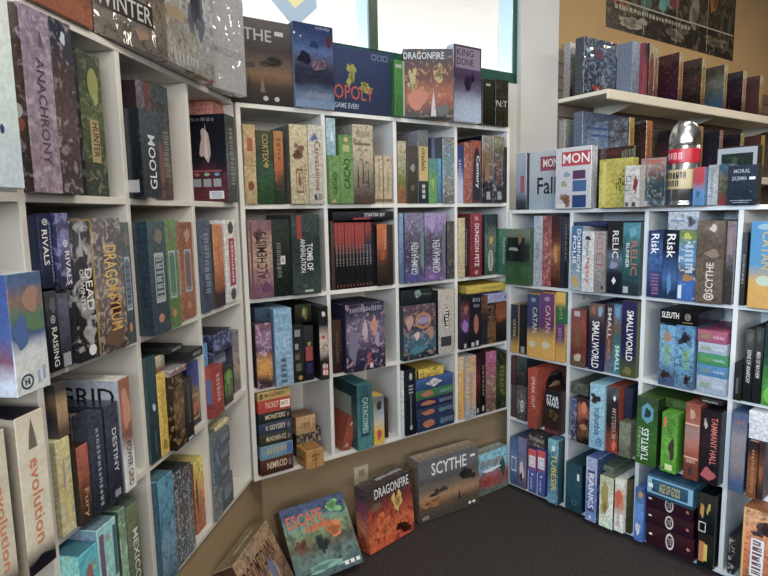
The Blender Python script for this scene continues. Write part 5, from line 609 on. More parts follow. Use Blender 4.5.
(0,1,'red-brown box with white vertical title, third row, first bay, right shelving',13,'C',.1606,.2131,-.06,.18,-1.0392,-.7448,0,0,{'f': [(146,66,57),(157,72,63),(162,76,65)],'s': [(146,66,57)],'t': [(167,85,70)],'r': [(117,76,63),(157,82,64),(147,73,63),(147,73,61)]},None,.35,22,.35,1,[('f','SPEAK OUT',.45,.35,.8,.88,(224,196,173),'d')],[('r',.3,.45,.95,.9,(28,25,30),'e'),('r',.4,.62,.85,.72,(181,143,101),'d'),('r',.38,.82,.86,.88,(79,72,79),'d')]),
(0,1,'black box with bold white two-line title, third row, first bay, right shelving',13,'C',.2517,.331,-.05,.1,-1.0392,-.8329,0,0,{'f': [(52,33,34),(40,31,23),(52,38,26),(20,24,30),(28,28,35)],'s': [(52,33,34)],'t': [(52,33,34)]},None,.35,22,.35,1,[('f','STAR',.12,.77,.95,.9,(231,231,231),'h'),('f','WARS',.12,.64,.95,.77,(231,231,231),'h')],[('f',.1,.3,.95,.6,(97,72,46),'M'),('f',0,0,1,.1,(95,47,50),'r')]),
(0,1,'narrow violet-blue box, third row, second bay, right shelving',13,'C',.386,.4139,-.04,.2,-1.0392,-.8416,0,0,{'f': [(53,57,76),(72,74,102),(85,90,123)],'s': [(53,57,76)],'t': [(53,57,76)]},(168,163,171),.3,22,.35,1,[],[]),
(0,1,'brown box with glowing face portrait, third row, second bay, right shelving',13,'C',.4227,.4854,-.05,.19,-1.0392,-.831,0,0,{'f': [(27,21,23),(118,84,61),(52,33,34),(137,83,65),(178,102,79),(64,41,44)],'s': [(27,21,23)],'t': [(27,21,23)]},(25,13,13),.25,22,.35,1,[],[('f',.3,.68,.75,.94,(199,121,91),'e'),('f',.15,.3,.85,.45,(159,115,82),'d')]),
(0,1,'grey-green box lying on brown box, third row, second bay, right shelving',13,'C',.3641,.4494,-.01,.23,-.8305,-.778,0,0,{'f': [(80,85,76),(91,99,86),(97,104,91)],'s': [(80,85,76)],'t': [(80,85,76)]},(43,48,47),.35,22,.35,1,[],[]),
(0,1,'sky blue box with dark script title, third row, second bay, right shelving',13,'C',.4884,.5573,-.06,.18,-1.0392,-.7458,0,0,{'f': [(137,174,192),(148,184,201),(158,194,206),(147,184,197)],'s': [(137,174,192)],'t': [(137,174,192)]},None,.35,22,.35,1,[('f','suburbia',.35,.22,.8,.64,(44,71,96),'d')],[('f',.5,.06,.9,.18,(56,90,137),'E'),('f',.0,.7,.95,.86,(55,50,52),'M')]),
(0,1,'black box with white diamond and orange flame foot, third row, second bay, right shelving',13,'C',.5585,.612,-.045,.195,-1.0392,-.7464,0,0,{'f': [(136,63,52),(116,59,49),(28,25,35),(35,32,41),(42,38,46),(80,81,83)],'s': [(136,63,52)],'t': [(136,63,52)]},None,.35,22,.35,1,[('f','MYSTERIUM',.5,.22,.85,.68,(183,152,127),'d')],[('f',.55,.78,.8,.88,(231,231,231),'K'),('f',.5,.03,.95,.2,(203,107,82),'d')]),
(0,1,'grey-green box with sketch art, third row, second bay, right shelving',13,'C',.6216,.6713,-.05,.19,-1.0392,-.8859,0,0,{'f': [(101,100,84),(124,129,107),(124,129,110)],'s': [(101,100,84)],'t': [(101,100,84)]},(61,60,61),.25,22,.35,1,[],[]),
(0,1,'dark navy box stacked behind, third row, second bay, right shelving',13,'C',.6132,.6486,.0,.24,-.8854,-.7522,0,0,{'f': [(39,45,62),(46,50,67)],'s': [(39,45,62)],'t': [(39,45,62)]},None,.35,22,.35,1,[],[]),
(0,1,'thick green box with blue hexagon and white title, third row, third bay, right shelving',13,'C',.6993,.7844,-.06,.18,-1.0392,-.7543,0,0,{'f': [(53,90,36),(61,104,46),(55,99,41),(58,86,46),(57,73,51)],'s': [(53,90,36)],'t': [(58,86,39)],'r': [(30,51,20)]},None,.35,22,.35,1,[('f','TURTLES',.28,.06,.62,.55,(231,231,229),'u'),('f','~8',.1,.1,.24,.55,(123,151,106),'u')],[('f',.2,.62,.85,.93,(98,149,162),'H'),('f',.35,.68,.7,.87,(40,54,59),'d')]),
(0,1,'lime green box with white foot label, third row, third bay, right shelving',13,'C',.8023,.8634,-.06,.18,-1.0392,-.795,0,0,{'f': [(91,151,57),(108,169,69),(101,151,68),(86,142,58)],'s': [(91,151,57)],'t': [(91,151,57)]},(43,48,42),.15,22,.35,1,[('f','~6',.4,.6,.7,.9,(76,117,52),'d')],[('f',.3,.04,.75,.14,(209,215,163),'r'),('f',.15,.76,.3,.92,(215,109,85),'r'),('f',.45,.2,.9,.6,(65,55,46),'d')]),
(0,1,'dark green box lying on lime box, third row, third bay, right shelving',13,'C',.7856,.889,.0,.24,-.7945,-.7531,0,0,{'f': [(50,71,31),(57,81,41)],'s': [(50,71,31)],'t': [(50,71,31)]},None,.35,22,.35,1,[('f','~6',.3,.2,.9,.8,(83,102,56),'h')],[]),
(0,1,'reddish brown box with pale band and dog-like emblem, third row, third bay, right shelving',13,'C',.8902,.9431,-.06,.18,-1.0392,-.7357,0,0,{'f': [(106,56,46),(116,63,52),(158,91,76),(175,118,103),(152,124,120),(158,95,76),(142,80,66)],'s': [(106,56,46)],'t': [(106,56,46)]},None,.35,22,.1,1,[('f','~6',.2,.22,.8,.27,(204,159,138),'h')],[('f',.25,.78,.7,.95,(192,146,127),'d'),('f',.3,.06,.65,.18,(54,47,47),'d'),('f',.02,.28,.98,.3,(221,174,147),'r'),('f',.02,.72,.98,.74,(221,174,147),'r')]),
(0,1,'black box with red vertical title and small picture, third row, third bay, right shelving',13,'C',.9461,1.0115,-.05,.17,-1.0392,-.7515,0,0,{'f': [(27,21,25),(34,25,31),(41,32,37),(34,25,31)],'s': [(27,21,25)],'t': [(27,21,25)]},None,.35,22,.35,1,[('f','TAMMANY HALL',.52,.28,.85,.92,(209,120,106),'d')],[('f',.05,.04,.9,.24,(168,87,89),'d'),('f',.05,.74,.35,.92,(198,186,172),'M')]),
(0,1,'black flat box with white lettering above red-titled box, third row, third bay, right shelving',13,'C',.9249,1.0013,-.02,.22,-.7352,-.7185,0,0,{'f': [(35,31,34),(42,38,41)],'s': [(35,31,34)],'t': [(35,31,34)]},None,.35,22,.35,1,[('f','~7',.1,.3,.8,.7,(154,147,140),'h')],[]),
(0,1,'grey-mauve box with blue painted foot, third row, fourth bay, right shelving',13,'C',1.044,1.0933,-.04,.2,-1.0392,-.7384,0,0,{'f': [(66,84,117),(124,117,120),(134,127,129),(135,128,133),(85,94,119)],'s': [(66,84,117)],'t': [(66,84,117)]},None,.35,22,.08,1,[('f','~8',.25,.86,.9,.91,(154,102,103),'h')],[]),
(0,1,'amber brown box with gold vertical title, third row, fourth bay, right shelving',13,'C',1.1056,1.1357,-.05,.19,-1.0392,-.826,0,0,{'f': [(117,74,48),(138,90,61),(117,75,51),(48,38,42)],'s': [(117,74,48)],'t': [(117,74,48)],'r': [(53,39,39),(117,75,54),(70,46,45)]},None,.35,22,.35,2,[('f','~12',.4,.1,.72,.85,(167,117,80),'d')],[]),
(0,1,'dark brown box with amber spot, third row, fourth bay, right shelving',13,'C',1.1369,1.1559,-.04,.2,-1.0392,-.8251,0,0,{'f': [(53,39,39),(117,75,54),(59,40,43)],'s': [(53,39,39)],'t': [(53,39,39)]},None,.35,22,.35,1,[],[('f',.2,.3,.7,.6,(138,90,61),'d')]),
(0,1,'white flat box, lower of two, third row, fourth bay, right shelving',13,'C',1.0968,1.1866,-.03,.21,-.8246,-.7722,0,0,{'f': [(201,201,202),(212,210,211)],'s': [(201,201,202)],'t': [(201,201,202)]},None,.35,22,.35,1,[],[]),
(0,1,'white flat box, upper of two, third row, fourth bay, right shelving',13,'C',1.0945,1.1836,-.03,.21,-.7717,-.7214,0,0,{'f': [(206,206,207),(217,215,216)],'s': [(206,206,207)],'t': [(206,206,207)]},None,.35,22,.35,1,[],[]),
(0,1,'lavender-blue box with pale ring at far left, bottom row, first bay, right shelving',13,'C',.0307,.0745,-.02,.22,-1.3894,-1.137,0,0,{'f': [(70,87,118),(93,112,147),(107,129,162),(81,101,141)],'s': [(70,87,118)],'t': [(70,87,118)]},None,.35,22,.35,1,[],[('f',.2,.3,.85,.6,(204,213,218),'O')]),
(0,1,'lavender box with pale and black figure, bottom row, first bay, right shelving',13,'C',.0777,.1271,-.02,.22,-1.3894,-1.1242,0,0,{'f': [(97,89,111),(137,125,151),(108,113,144),(126,125,154)],'s': [(97,89,111)],'t': [(97,89,111)]},None,.35,22,.35,1,[],[('f',.2,.15,.8,.55,(224,205,206),'d'),('f',.3,.1,.6,.35,(36,32,48),'d')]),
(0,1,'left of two red and blue boxes with white squares, bottom row, first bay, right shelving',15,'C',.1403,.1863,-.02,.22,-1.3894,-1.1662,0,0,{'f': [(75,87,145),(76,88,150),(83,93,155),(211,90,91),(215,95,98)],'s': [(75,87,145)],'t': [(75,87,145)]},None,.35,22,.02,1,[('f','~8',.3,.08,.6,.35,(169,167,199),'d')],[('f',.12,.6,.92,.86,(231,231,230),'r'),('f',.25,.64,.8,.8,(153,158,180),'O'),('f',.4,.4,.7,.46,(231,231,231),'d'),('f',0,0,.08,.5,(231,231,230),'r')]),
(0,1,'right of two red and blue boxes with white squares, bottom row, first bay, right shelving',15,'C',.1935,.2393,-.02,.22,-1.3894,-1.1573,0,0,{'f': [(75,87,145),(76,88,150),(83,93,155),(211,90,91),(215,95,98)],'s': [(75,87,145)],'t': [(75,87,145)]},None,.35,22,.02,1,[('f','~8',.3,.08,.6,.35,(169,167,199),'d')],[('f',.12,.6,.92,.86,(231,231,230),'r'),('f',.25,.64,.8,.8,(153,158,180),'O'),('f',.4,.4,.7,.46,(231,231,231),'d'),('f',0,0,.08,.5,(231,231,230),'r')]),
(0,1,'grey and black box lying on red-blue boxes, bottom row, first bay, right shelving',13,'C',.1283,.2169,.0,.24,-1.1568,-1.0917,0,0,{'f': [(94,85,80),(52,47,50),(146,133,119),(45,46,49)],'s': [(94,85,80)],'t': [(94,85,80)]},(196,179,157),.25,22,.35,1,[],[]),
(0,1,'teal box with yellow zigzag vertical title, bottom row, first bay, right shelving',13,'C',.2666,.3239,-.04,.2,-1.3894,-1.0699,0,0,{'f': [(113,155,177),(88,132,157),(54,100,105),(81,131,148),(128,186,189)],'s': [(113,155,177)],'t': [(113,155,177)],'r': [(26,58,64),(46,77,80)]},(51,84,103),.35,22,.35,1,[('f','TUBESIR',.35,.2,.85,.78,(221,203,107),'d')],[('f',.3,.8,.75,.92,(228,231,231),'d')]),
(0,1,'dark teal box with tiny pale label, bottom row, second bay, right shelving',13,'C',.3593,.4417,-.03,.21,-1.3894,-1.1591,0,0,{'f': [(31,65,78),(43,78,93),(49,83,94),(47,77,84)],'s': [(31,65,78)],'t': [(31,65,78)],'r': [(21,52,63)]},None,.35,22,.35,1,[],[('f',.72,.68,.85,.82,(228,231,231),'r'),('f',.4,.14,.7,.24,(122,129,100),'O')]),
(0,1,'blue box with slanted pink-white title, bottom row, second bay, right shelving',13,'C',.4736,.5264,-.05,.19,-1.3894,-1.0905,0,0,{'f': [(112,137,185),(110,127,180),(122,142,186),(155,160,193),(167,175,199)],'s': [(112,137,185)],'t': [(115,128,185)],'r': [(52,75,112)]},(204,209,226),.2,22,.35,1,[('f','RANKS',.25,.2,.78,.76,(231,231,231),'d')],[('f',.2,.16,.82,.8,(72,67,108),'O'),('f',.35,.04,.6,.1,(231,231,231),'d')]),
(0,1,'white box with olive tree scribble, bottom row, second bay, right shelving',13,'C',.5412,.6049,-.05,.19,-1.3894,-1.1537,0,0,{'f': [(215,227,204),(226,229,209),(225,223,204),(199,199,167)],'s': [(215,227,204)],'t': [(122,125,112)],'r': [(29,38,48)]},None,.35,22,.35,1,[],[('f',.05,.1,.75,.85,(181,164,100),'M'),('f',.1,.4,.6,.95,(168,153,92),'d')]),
(0,1,'grey-green box top laid on white box, bottom row, second bay, right shelving',13,'C',.5276,.5787,.0,.24,-1.1532,-1.1274,0,0,{'f': [(96,106,86),(110,118,97)],'s': [(96,106,86)],'t': [(96,106,86)]},None,.35,22,.35,1,[],[]),
(0,1,'white box with rust brown splash, bottom row, second bay, right shelving',13,'C',.6061,.6482,-.04,.2,-1.3894,-1.152,0,0,{'f': [(230,230,217),(231,231,226),(202,135,112),(215,151,123),(229,229,213)],'s': [(230,230,217)],'t': [(230,230,217)]},None,.35,22,.2,1,[('f','~8',.3,.1,.6,.4,(185,155,142),'d')],[('f',.05,.52,.9,.82,(200,106,84),'d'),('f',.2,.45,.45,.7,(200,106,84),'t')]),
(0,1,'olive-black box, bottom row, second bay, right shelving',13,'C',.6494,.6713,-.02,.22,-1.3894,-1.1447,0,0,{'f': [(51,51,31),(72,70,37)],'s': [(51,51,31)],'t': [(51,51,31)]},None,.35,22,.35,1,[],[]),
(0,1,'maroon-black box with round grey emblem, lowest of three, bottom row, third bay, right shelving',16,'C',.7455,.9332,-.03,.21,-1.3894,-1.3007,0,0,{'f': [(41,16,31),(49,21,27),(57,31,37)],'s': [(41,16,31)],'t': [(41,16,31)]},None,.35,22,.35,1,[('f','~5',.45,.4,.57,.62,(49,21,27),'h')],[('f',.42,.12,.6,.92,(212,202,193),'E'),('f',.06,.5,.13,.6,(230,230,221),'r'),('f',.85,.4,.93,.6,(190,119,105),'d')]),
(0,1,'maroon-black box with round grey emblem, middle of three, bottom row, third bay, right shelving',16,'C',.7401,.9274,-.03,.21,-1.3002,-1.2286,0,0,{'f': [(41,16,31),(49,21,27),(57,31,37)],'s': [(41,16,31)],'t': [(41,16,31)]},None,.35,22,.35,1,[('f','~5',.45,.4,.57,.62,(49,21,27),'h')],[('f',.42,.12,.6,.92,(212,202,193),'E'),('f',.06,.5,.13,.6,(230,230,221),'r'),('f',.85,.4,.93,.6,(190,119,105),'d')]),
(0,1,'maroon-black box with round grey emblem, top of three, bottom row, third bay, right shelving',16,'C',.7378,.9241,-.03,.21,-1.2281,-1.1548,0,0,{'f': [(41,16,31),(49,21,27),(57,31,37)],'s': [(41,16,31)],'t': [(41,16,31)]},None,.35,22,.35,1,[('f','~5',.45,.4,.57,.62,(49,21,27),'h')],[('f',.42,.12,.6,.92,(212,202,193),'E'),('f',.06,.5,.13,.6,(230,230,221),'r'),('f',.85,.4,.93,.6,(190,119,105),'d')]),
(0,1,'bright blue box with white figure, bottom row, third bay, right shelving',13,'C',.6992,.7366,-.045,.195,-1.3894,-1.1539,0,0,{'f': [(82,116,183),(97,137,198),(105,147,194),(73,106,146)],'s': [(82,116,183)],'t': [(82,116,183)]},None,.35,22,.35,1,[],[('f',.15,.04,.8,.36,(231,231,231),'M'),('f',.3,.8,.9,.97,(196,142,99),'d')]),
(0,1,'black box with yellow and orange panel, bottom row, third bay, right shelving',13,'C',.9458,1.0044,-.03,.21,-1.3894,-1.2514,0,0,{'f': [(13,24,24),(35,34,32),(34,30,29)],'s': [(13,24,24)],'t': [(13,24,24)]},None,.35,22,.35,1,[],[('f',.1,.15,.45,.75,(189,122,81),'r'),('f',.4,.2,.62,.7,(205,186,96),'r')]),
(0,1,'black box with yellow symbols, stacked, bottom row, third bay, right shelving',13,'C',.9406,1.0043,-.03,.21,-1.2509,-1.0894,0,0,{'f': [(13,20,23),(26,30,31),(51,46,40)],'s': [(13,20,23)],'t': [(13,20,23)]},None,.35,22,.35,1,[],[('f',.1,.35,.4,.8,(190,136,81),'d'),('f',.5,.5,.75,.85,(205,181,97),'M'),('f',.1,.03,.5,.28,(223,213,195),'O')]),
(0,1,'dark blue flat box tilted across the stack, bottom row, third bay, right shelving',13,'C',.7566,.9394,-.07,.17,-1.1543,-1.0651,0,0,{'f': [(42,72,93),(52,85,108),(54,91,113)],'s': [(42,72,93)],'t': [(42,72,93)]},None,.35,22,.35,1,[('f','AGE OF GODS',.28,.3,.72,.72,(206,187,120),'h')],[('f',.02,.15,.98,.9,(137,177,193),'O'),('f',.04,.4,.14,.6,(227,230,221),'r')]),
(0,1,'small black box with grey marks, bottom row, fourth bay, right shelving',13,'C',1.0452,1.0671,.0,.24,-1.3894,-1.236,0,0,{'f': [(35,35,37),(52,50,50)],'s': [(35,35,37)],'t': [(35,35,37)]},(222,203,190),.35,40,.35,1,[],[]),
(0,1,'large orange-brown box with white vertical panel, bottom row, fourth bay, right shelving',13,'C',1.1152,1.261,-.09,.03,-1.3894,-1.0582,0,0,{'f': [(140,90,62),(189,117,83),(213,131,93),(218,145,104),(215,160,118)],'s': [(140,90,62)],'t': [(140,90,62)]},(85,67,56),.25,22,.4,1,[('f','~7',.24,.28,.44,.66,(118,85,79),'d')],[('f',.2,.25,.48,.68,(231,231,231),'r'),('f',0,0,.06,1,(220,174,118),'r'),('f',.1,.7,.95,.95,(79,61,59),'M'),('f',.3,0,.9,.12,(71,93,70),'d')]),
(0,1,'orange and black picture box, on top of the left shelving',2,'A',.3827,.5833,-.01,.08,.4137,.5299,0,0,{'f': [(144,91,72),(151,95,74),(126,81,65),(51,39,38),(39,47,53)],'s': [(144,91,72)],'t': [(144,91,72)]},(80,43,32),.15,22,.2,2,[],[]),
(0,1,'brown snow-scene box with pale capital title, on top of the left shelving',2,'A',.598,.847,-.021,.059,.4137,.7037,-8.7,0,{'f': [(101,97,93),(115,106,98),(119,109,99),(77,73,70),(53,51,51),(106,105,101)],'s': [(101,97,93)],'t': [(101,97,93)]},(52,47,43),.3,22,.25,3,[('f','WINTER',.03,.24,.78,.38,(185,186,186),'h'),('f','~13',.1,.16,.7,.2,(113,110,107),'h')],[('f',.5,.08,.75,.2,(147,120,107),'d'),('f',0,.22,.8,.4,(44,42,41),'r')]),
(0,1,'grey box with black and white warrior art, on top of the left shelving',2,'A',.851,1.109,-.047,.023,.4137,.8126,-3,0,{'f': [(140,137,128),(133,129,123),(161,162,161),(134,134,135),(119,119,128)],'s': [(140,137,128)],'t': [(140,137,128)]},(71,69,77),.3,22,.2,3,[('f','~6',.1,.03,.6,.1,(162,162,163),'h')],[('f',.0,.3,.35,.38,(149,133,109),'r'),('f',.4,.25,.8,.8,(71,70,80),'M'),('f',.1,.5,.6,.95,(80,78,93),'M')]),
(0,1,'tall plain light grey box with faint title, on top of the left shelving',2,'A',1.155,1.332,-.045,.005,.4137,.8127,-15,0,{'f': [(163,166,172),(167,170,178),(171,174,182)],'s': [(163,166,172)],'t': [(163,166,172)]},None,.35,22,.1,3,[('f','MAZDOG',.08,.28,.9,.34,(135,138,146),'h')],[]),
(0,1,'brown landscape box with tall white letters, on top of the centre shelving',3,'B',-.1194,.2156,-.005,.075,.407,.7012,0,0,{'f': [(42,36,36),(59,48,43),(113,89,67),(87,71,64),(50,44,47),(61,57,60),(75,72,74)],'s': [(42,36,36)],'t': [(42,36,36)]},None,.35,22,.08,1,[('f','SCYTHE',.14,.74,.76,.88,(157,159,160),'h')],[('f',.8,.83,.9,.88,(172,173,174),'r'),('f',.55,.42,.95,.62,(42,36,36),'M'),('f',.3,.4,.6,.5,(45,40,40),'d'),('f',.46,.14,.53,.34,(30,23,23),'t'),('f',.6,.14,.68,.34,(108,95,84),'t'),('f',.64,.04,.7,.1,(164,166,167),'e'),('f',.77,.04,.83,.1,(164,166,167),'e')]),
(0,1,'blue night-scene box with pink creature, on top of the centre shelving',3,'B',.2168,.3834,-.02,.05,.407,.7119,0,0,{'f': [(113,132,161),(84,100,125),(35,41,57),(39,42,61),(71,69,90),(75,95,134),(47,63,105),(37,51,88)],'s': [(113,132,161)],'t': [(113,132,161)]},None,.35,22,.15,3,[('f','~8',.55,.94,.9,.98,(114,119,142),'h'),('f','~9',.3,.12,.9,.19,(121,127,145),'h')],[('f',.05,.5,.45,.68,(22,25,44),'d'),('f',.4,.45,.9,.62,(116,96,111),'M'),('f',.78,.72,.98,.92,(72,42,54),'d'),('f',.35,.7,.65,.82,(36,49,88),'d')]),  # paler colours at the bottom paint in the glare on this box
(0,1,'dark blue box with yellow figures and red bubble title, on top of the centre shelving',3,'B',.3847,.6616,-.005,.055,.407,.6573,0,0,{'f': [(39,48,74),(39,50,78),(45,56,88)],'s': [(39,48,74)],'t': [(39,48,74)]},None,.35,22,.1,1,[('f','OPOLY',.02,.2,.68,.42,(153,79,67),'h'),('f','GAME EVER!',.02,.06,.42,.14,(167,174,189),'h')],[('f',.22,.4,.42,.74,(138,140,75),'M'),('f',.4,.32,.7,.5,(138,140,75),'M'),('f',.66,.86,.74,.94,(124,135,158),'O'),('f',.76,.86,.84,.94,(124,135,158),'O'),('f',.86,.86,.94,.94,(124,135,158),'O')]),
(0,1,'bright green box with white edge, on top of the centre shelving',3,'B',.6628,.7138,-.03,.07,.407,.6309,0,0,{'f': [(54,99,50),(65,115,60),(69,119,63)],'s': [(54,99,50)],'t': [(54,99,50)]},None,.35,22,.35,1,[],[('f',.82,0,1,1,(150,154,150),'r'),('f',.1,.86,.7,.92,(145,159,144),'r')]),
(0,1,'fiery box with white capital title, on top of the centre shelving',3,'B',.715,.9258,-.055,.02,.407,.6881,-30,0,{'f': [(14,18,23),(103,46,36),(136,66,47),(120,66,42),(77,27,30),(70,28,34),(45,34,44),(37,48,64)],'s': [(14,18,23)],'t': [(14,18,23)],'r': [(57,34,29),(111,62,53),(91,56,49),(72,50,45)]},(169,137,91),.15,22,.2,1,[('f','DRAGONFIRE',-.0,.85,.82,.95,(173,177,183),'h')],[('f',.05,.4,.3,.75,(144,134,84),'M'),('f',.55,.4,.85,.8,(144,125,80),'M'),('f',.05,.1,.5,.45,(153,81,61),'d'),('f',.52,.02,.68,.4,(163,150,159),'t'),('f',.6,.02,.95,.2,(34,46,44),'d')]),
(0,1,'purple-grey box with kneeling figure and pale foot, on top of the centre shelving',3,'B',.9715,1.1361,-.045,.005,.407,.7343,0,0,{'f': [(156,170,191),(148,160,180),(92,88,112),(61,48,72),(73,63,89),(67,51,63)],'s': [(156,170,191)],'t': [(156,170,191)],'r': [(65,61,74)]},None,.35,22,.1,3,[('f','KING',.1,.86,.7,.95,(59,43,53),'h'),('f','DONE',.1,.74,.7,.83,(59,43,53),'h')],[('f',.06,.7,.94,.97,(119,112,128),'r'),('f',.25,.35,.8,.68,(47,36,58),'M')]),
(0,1,'dark olive box with white sticker, left of pair, on top of the centre shelving',3,'B',1.1666,1.2437,-.02,.1,.407,.6154,0,0,{'f': [(22,22,18),(33,33,27),(38,39,34)],'s': [(22,22,18)],'t': [(22,22,18)]},None,.35,22,.35,2,[],[('f',.3,.85,.65,.9,(144,148,148),'r')]),
(0,1,'dark olive box with two pale letters, right of pair, on top of the centre shelving',3,'B',1.2502,1.3367,-.02,.1,.407,.6229,0,0,{'f': [(26,26,19),(38,39,32),(35,35,31)],'s': [(26,26,19)],'t': [(26,26,19)]},(60,61,45),.35,22,.35,2,[('f','N:T',.05,.42,.9,.55,(151,155,159),'h')],[]),
(0,1,'small blue-grey box with red square at far left, on top of the right shelving',13,'C',.0331,.0943,.0,.05,.0111,.2805,0,0,{'f': [(36,41,49),(126,134,148),(134,142,156),(149,153,164)],'s': [(36,41,49)],'t': [(36,41,49)]},None,.35,22,.1,2,[],[('f',.45,.3,.8,.6,(149,68,74),'r')]),
(0,1,'pale grey box with black slanted title, on top of the right shelving',13,'C',.0955,.2525,.02,.07,.0111,.2811,0,0,{'f': [(143,156,164),(153,160,165),(165,168,170),(169,172,173)],'s': [(143,156,164)],'t': [(143,156,164)]},None,.35,22,.04,2,[('f','MON',.5,.72,1.0,.86,(222,215,210),'h'),('f','Fall',.3,.26,.95,.55,(17,16,20),'h')],[('f',.4,.66,1,.9,(130,61,69),'r')]),
(0,1,'white box with bold red banner and photo tiles, on top of the right shelving',13,'C',.2739,.4484,-.03,.02,.0111,.2772,0,0,{'f': [(176,176,178),(183,180,182),(187,184,186)],'s': [(176,176,178)],'t': [(176,176,178)]},None,.35,22,.04,2,[('f','MON',.22,.74,.95,.9,(229,223,217),'h')],[('f',.18,.7,.98,.93,(163,69,74),'r'),('f',.12,.02,.48,.32,(133,103,82),'M'),('f',.15,.34,.35,.48,(138,145,116),'d'),('f',.22,.5,.42,.62,(127,140,149),'d'),('f',.5,.48,.85,.62,(79,50,80),'r'),('f',.5,.28,.88,.46,(61,89,128),'r'),('f',.5,.02,.88,.22,(39,59,102),'r'),('f',.06,.01,.3,.08,(191,188,186),'r')]),
(0,1,'black box with dark red top and pale slanted lettering, on top of the right shelving',13,'C',.4202,.6068,.03,.08,.0111,.2634,0,0,{'f': [(17,21,16),(24,30,22),(28,30,20),(52,30,26)],'s': [(17,21,16)],'t': [(17,21,16)]},None,.35,22,.35,2,[('f','~5',.7,.82,.98,.95,(94,95,81),'h')],[('f',.3,.85,.7,.98,(68,36,32),'d'),('f',.1,.35,.25,.55,(44,80,42),'d')]),
(0,1,'white puzzle-like box with red and black curls, on top of the right shelving',13,'C',.6403,.6986,-.11,-.06,.0111,.1715,0,0,{'f': [(163,160,156),(174,168,161),(178,172,165)],'s': [(163,160,156)],'t': [(163,160,156)]},None,.35,22,.35,1,[],[('f',.05,.4,.4,.55,(73,70,75),'O'),('f',.1,.62,.45,.75,(73,70,75),'O'),('f',.5,.3,.95,.85,(130,65,59),'M'),('f',.1,.02,.3,.12,(87,77,61),'r'),('f',.55,.02,.8,.12,(63,58,53),'r')]),
(0,1,'dark teal cover box with rosy edge, on top of the right shelving',13,'C',.6792,.7744,-.06,-.01,.0111,.1974,0,0,{'f': [(61,74,84),(41,52,54),(47,61,65),(87,71,66),(138,109,103)],'s': [(61,74,84)],'t': [(61,74,84)]},(139,140,134),.3,22,.35,2,[],[('f',0,0,.1,1,(135,112,109),'r'),('f',.1,.88,.9,.98,(150,90,81),'d'),('f',.1,.02,.3,.12,(140,141,147),'r')]),
(0,1,'red and light blue box with black spots, on top of the right shelving',13,'C',.8702,.9099,-.045,.005,.0111,.1512,0,0,{'f': [(77,115,151),(86,126,162),(155,60,63),(163,64,67)],'s': [(77,115,151)],'t': [(77,115,151)]},None,.35,22,.03,1,[],[('f',.2,.1,.75,.5,(25,37,56),'S')]),
(0,1,'clear-cased white box, on top of the right shelving',13,'C',.9111,.9451,-.02,.03,.0111,.1572,0,0,{'f': [(148,152,154),(164,164,166),(139,141,140)],'s': [(148,152,154)],'t': [(148,152,154)]},None,.35,22,.35,2,[('f','~8',.3,.2,.6,.85,(120,122,125),'u')],[]),
(0,1,'small red and green patterned box, on top of the right shelving',13,'C',.9463,.978,-.01,.04,.0111,.1588,0,0,{'f': [(114,53,55),(73,83,63),(103,93,77),(60,86,108)],'s': [(114,53,55)],'t': [(114,53,55)]},(54,45,41),.35,22,.35,2,[],[]),
(0,1,'navy box with thin white two-line title, on top of the right shelving',13,'C',.9814,1.0757,-.03,.01,.0111,.1488,0,0,{'f': [(27,37,49),(32,41,53),(37,45,57)],'s': [(27,37,49)],'t': [(27,37,49)],'r': [(39,44,46)]},None,.35,22,.35,2,[('f','MORAL',.2,.8,.75,.9,(157,161,168),'h'),('f','DILEMMA',.15,.62,.65,.72,(157,161,168),'h')],[('f',.72,.63,.92,.7,(207,203,201),'r'),('f',.1,.1,.85,.12,(125,130,138),'r'),('f',.2,.05,.75,.07,(125,130,138),'r')]),
(0,1,'bright yellow box with dark splatter, on top of the right shelving',13,'C',.4973,.6398,-.05,.0,.0111,.2095,0,0,{'f': [(168,156,78),(176,164,80),(172,157,81),(161,149,80)],'s': [(168,156,78)],'t': [(168,156,78)]},None,.35,22,.35,1,[],[('f',.1,.05,.22,.95,(184,172,101),'r'),('f',.5,.2,.9,.78,(86,76,37),'S')]),
(0,1,'black box with chamfered grey corner frame, on top of the right shelving',13,'C',.9177,1.0521,.035,.075,.0111,.2204,0,0,{'f': [(19,26,25),(25,33,32),(30,39,35)],'s': [(19,26,25)],'t': [(19,26,25)]},None,.35,22,.35,2,[],[('f',.02,.02,.98,.98,(141,145,150),'O'),('f',.6,.6,.8,.66,(192,191,190),'r'),('f',.35,.6,.55,.85,(42,66,49),'d'),('f',.05,.25,.35,.55,(83,128,145),'d')]),
(0,1,'white-topped slim red-lettered box beside the column, upper wall shelf',17,'D',.0641,.1523,-.06,-.01,.643,.9629,0,0,{'f': [(81,48,53),(148,139,138),(148,136,95),(161,162,163)],'s': [(81,48,53)],'t': [(81,48,53)],'l': [(148,145,139),(161,161,159)]},None,.35,22,.35,2,[('f','~9',.25,.05,.7,.45,(134,95,81),'u')],[]),
(0,1,'large blue-grey shrink-wrapped box with robot art, upper wall shelf',17,'D',.006,.2999,-.2,-.14,.643,.9498,0,0,{'f': [(39,47,57),(50,58,74),(59,69,86),(58,67,82)],'s': [(39,47,57)],'t': [(39,47,57)]},(140,155,175),.35,22,.35,3,[],[('f',.25,.02,.55,.18,(132,61,58),'V'),('f',.38,.08,.47,.14,(170,152,101),'d'),('f',.3,.62,.6,.82,(98,65,75),'d'),('f',.05,.72,.18,.82,(145,174,198),'d')]),
(0,1,'silver-grey clear-wrapped box, upper wall shelf',17,'D',.3011,.3737,-.3,-.201,.643,.9437,0,0,{'f': [(106,114,129),(122,130,146),(138,147,163)],'s': [(106,114,129)],'t': [(106,114,129)]},None,.35,22,.35,2,[],[]),
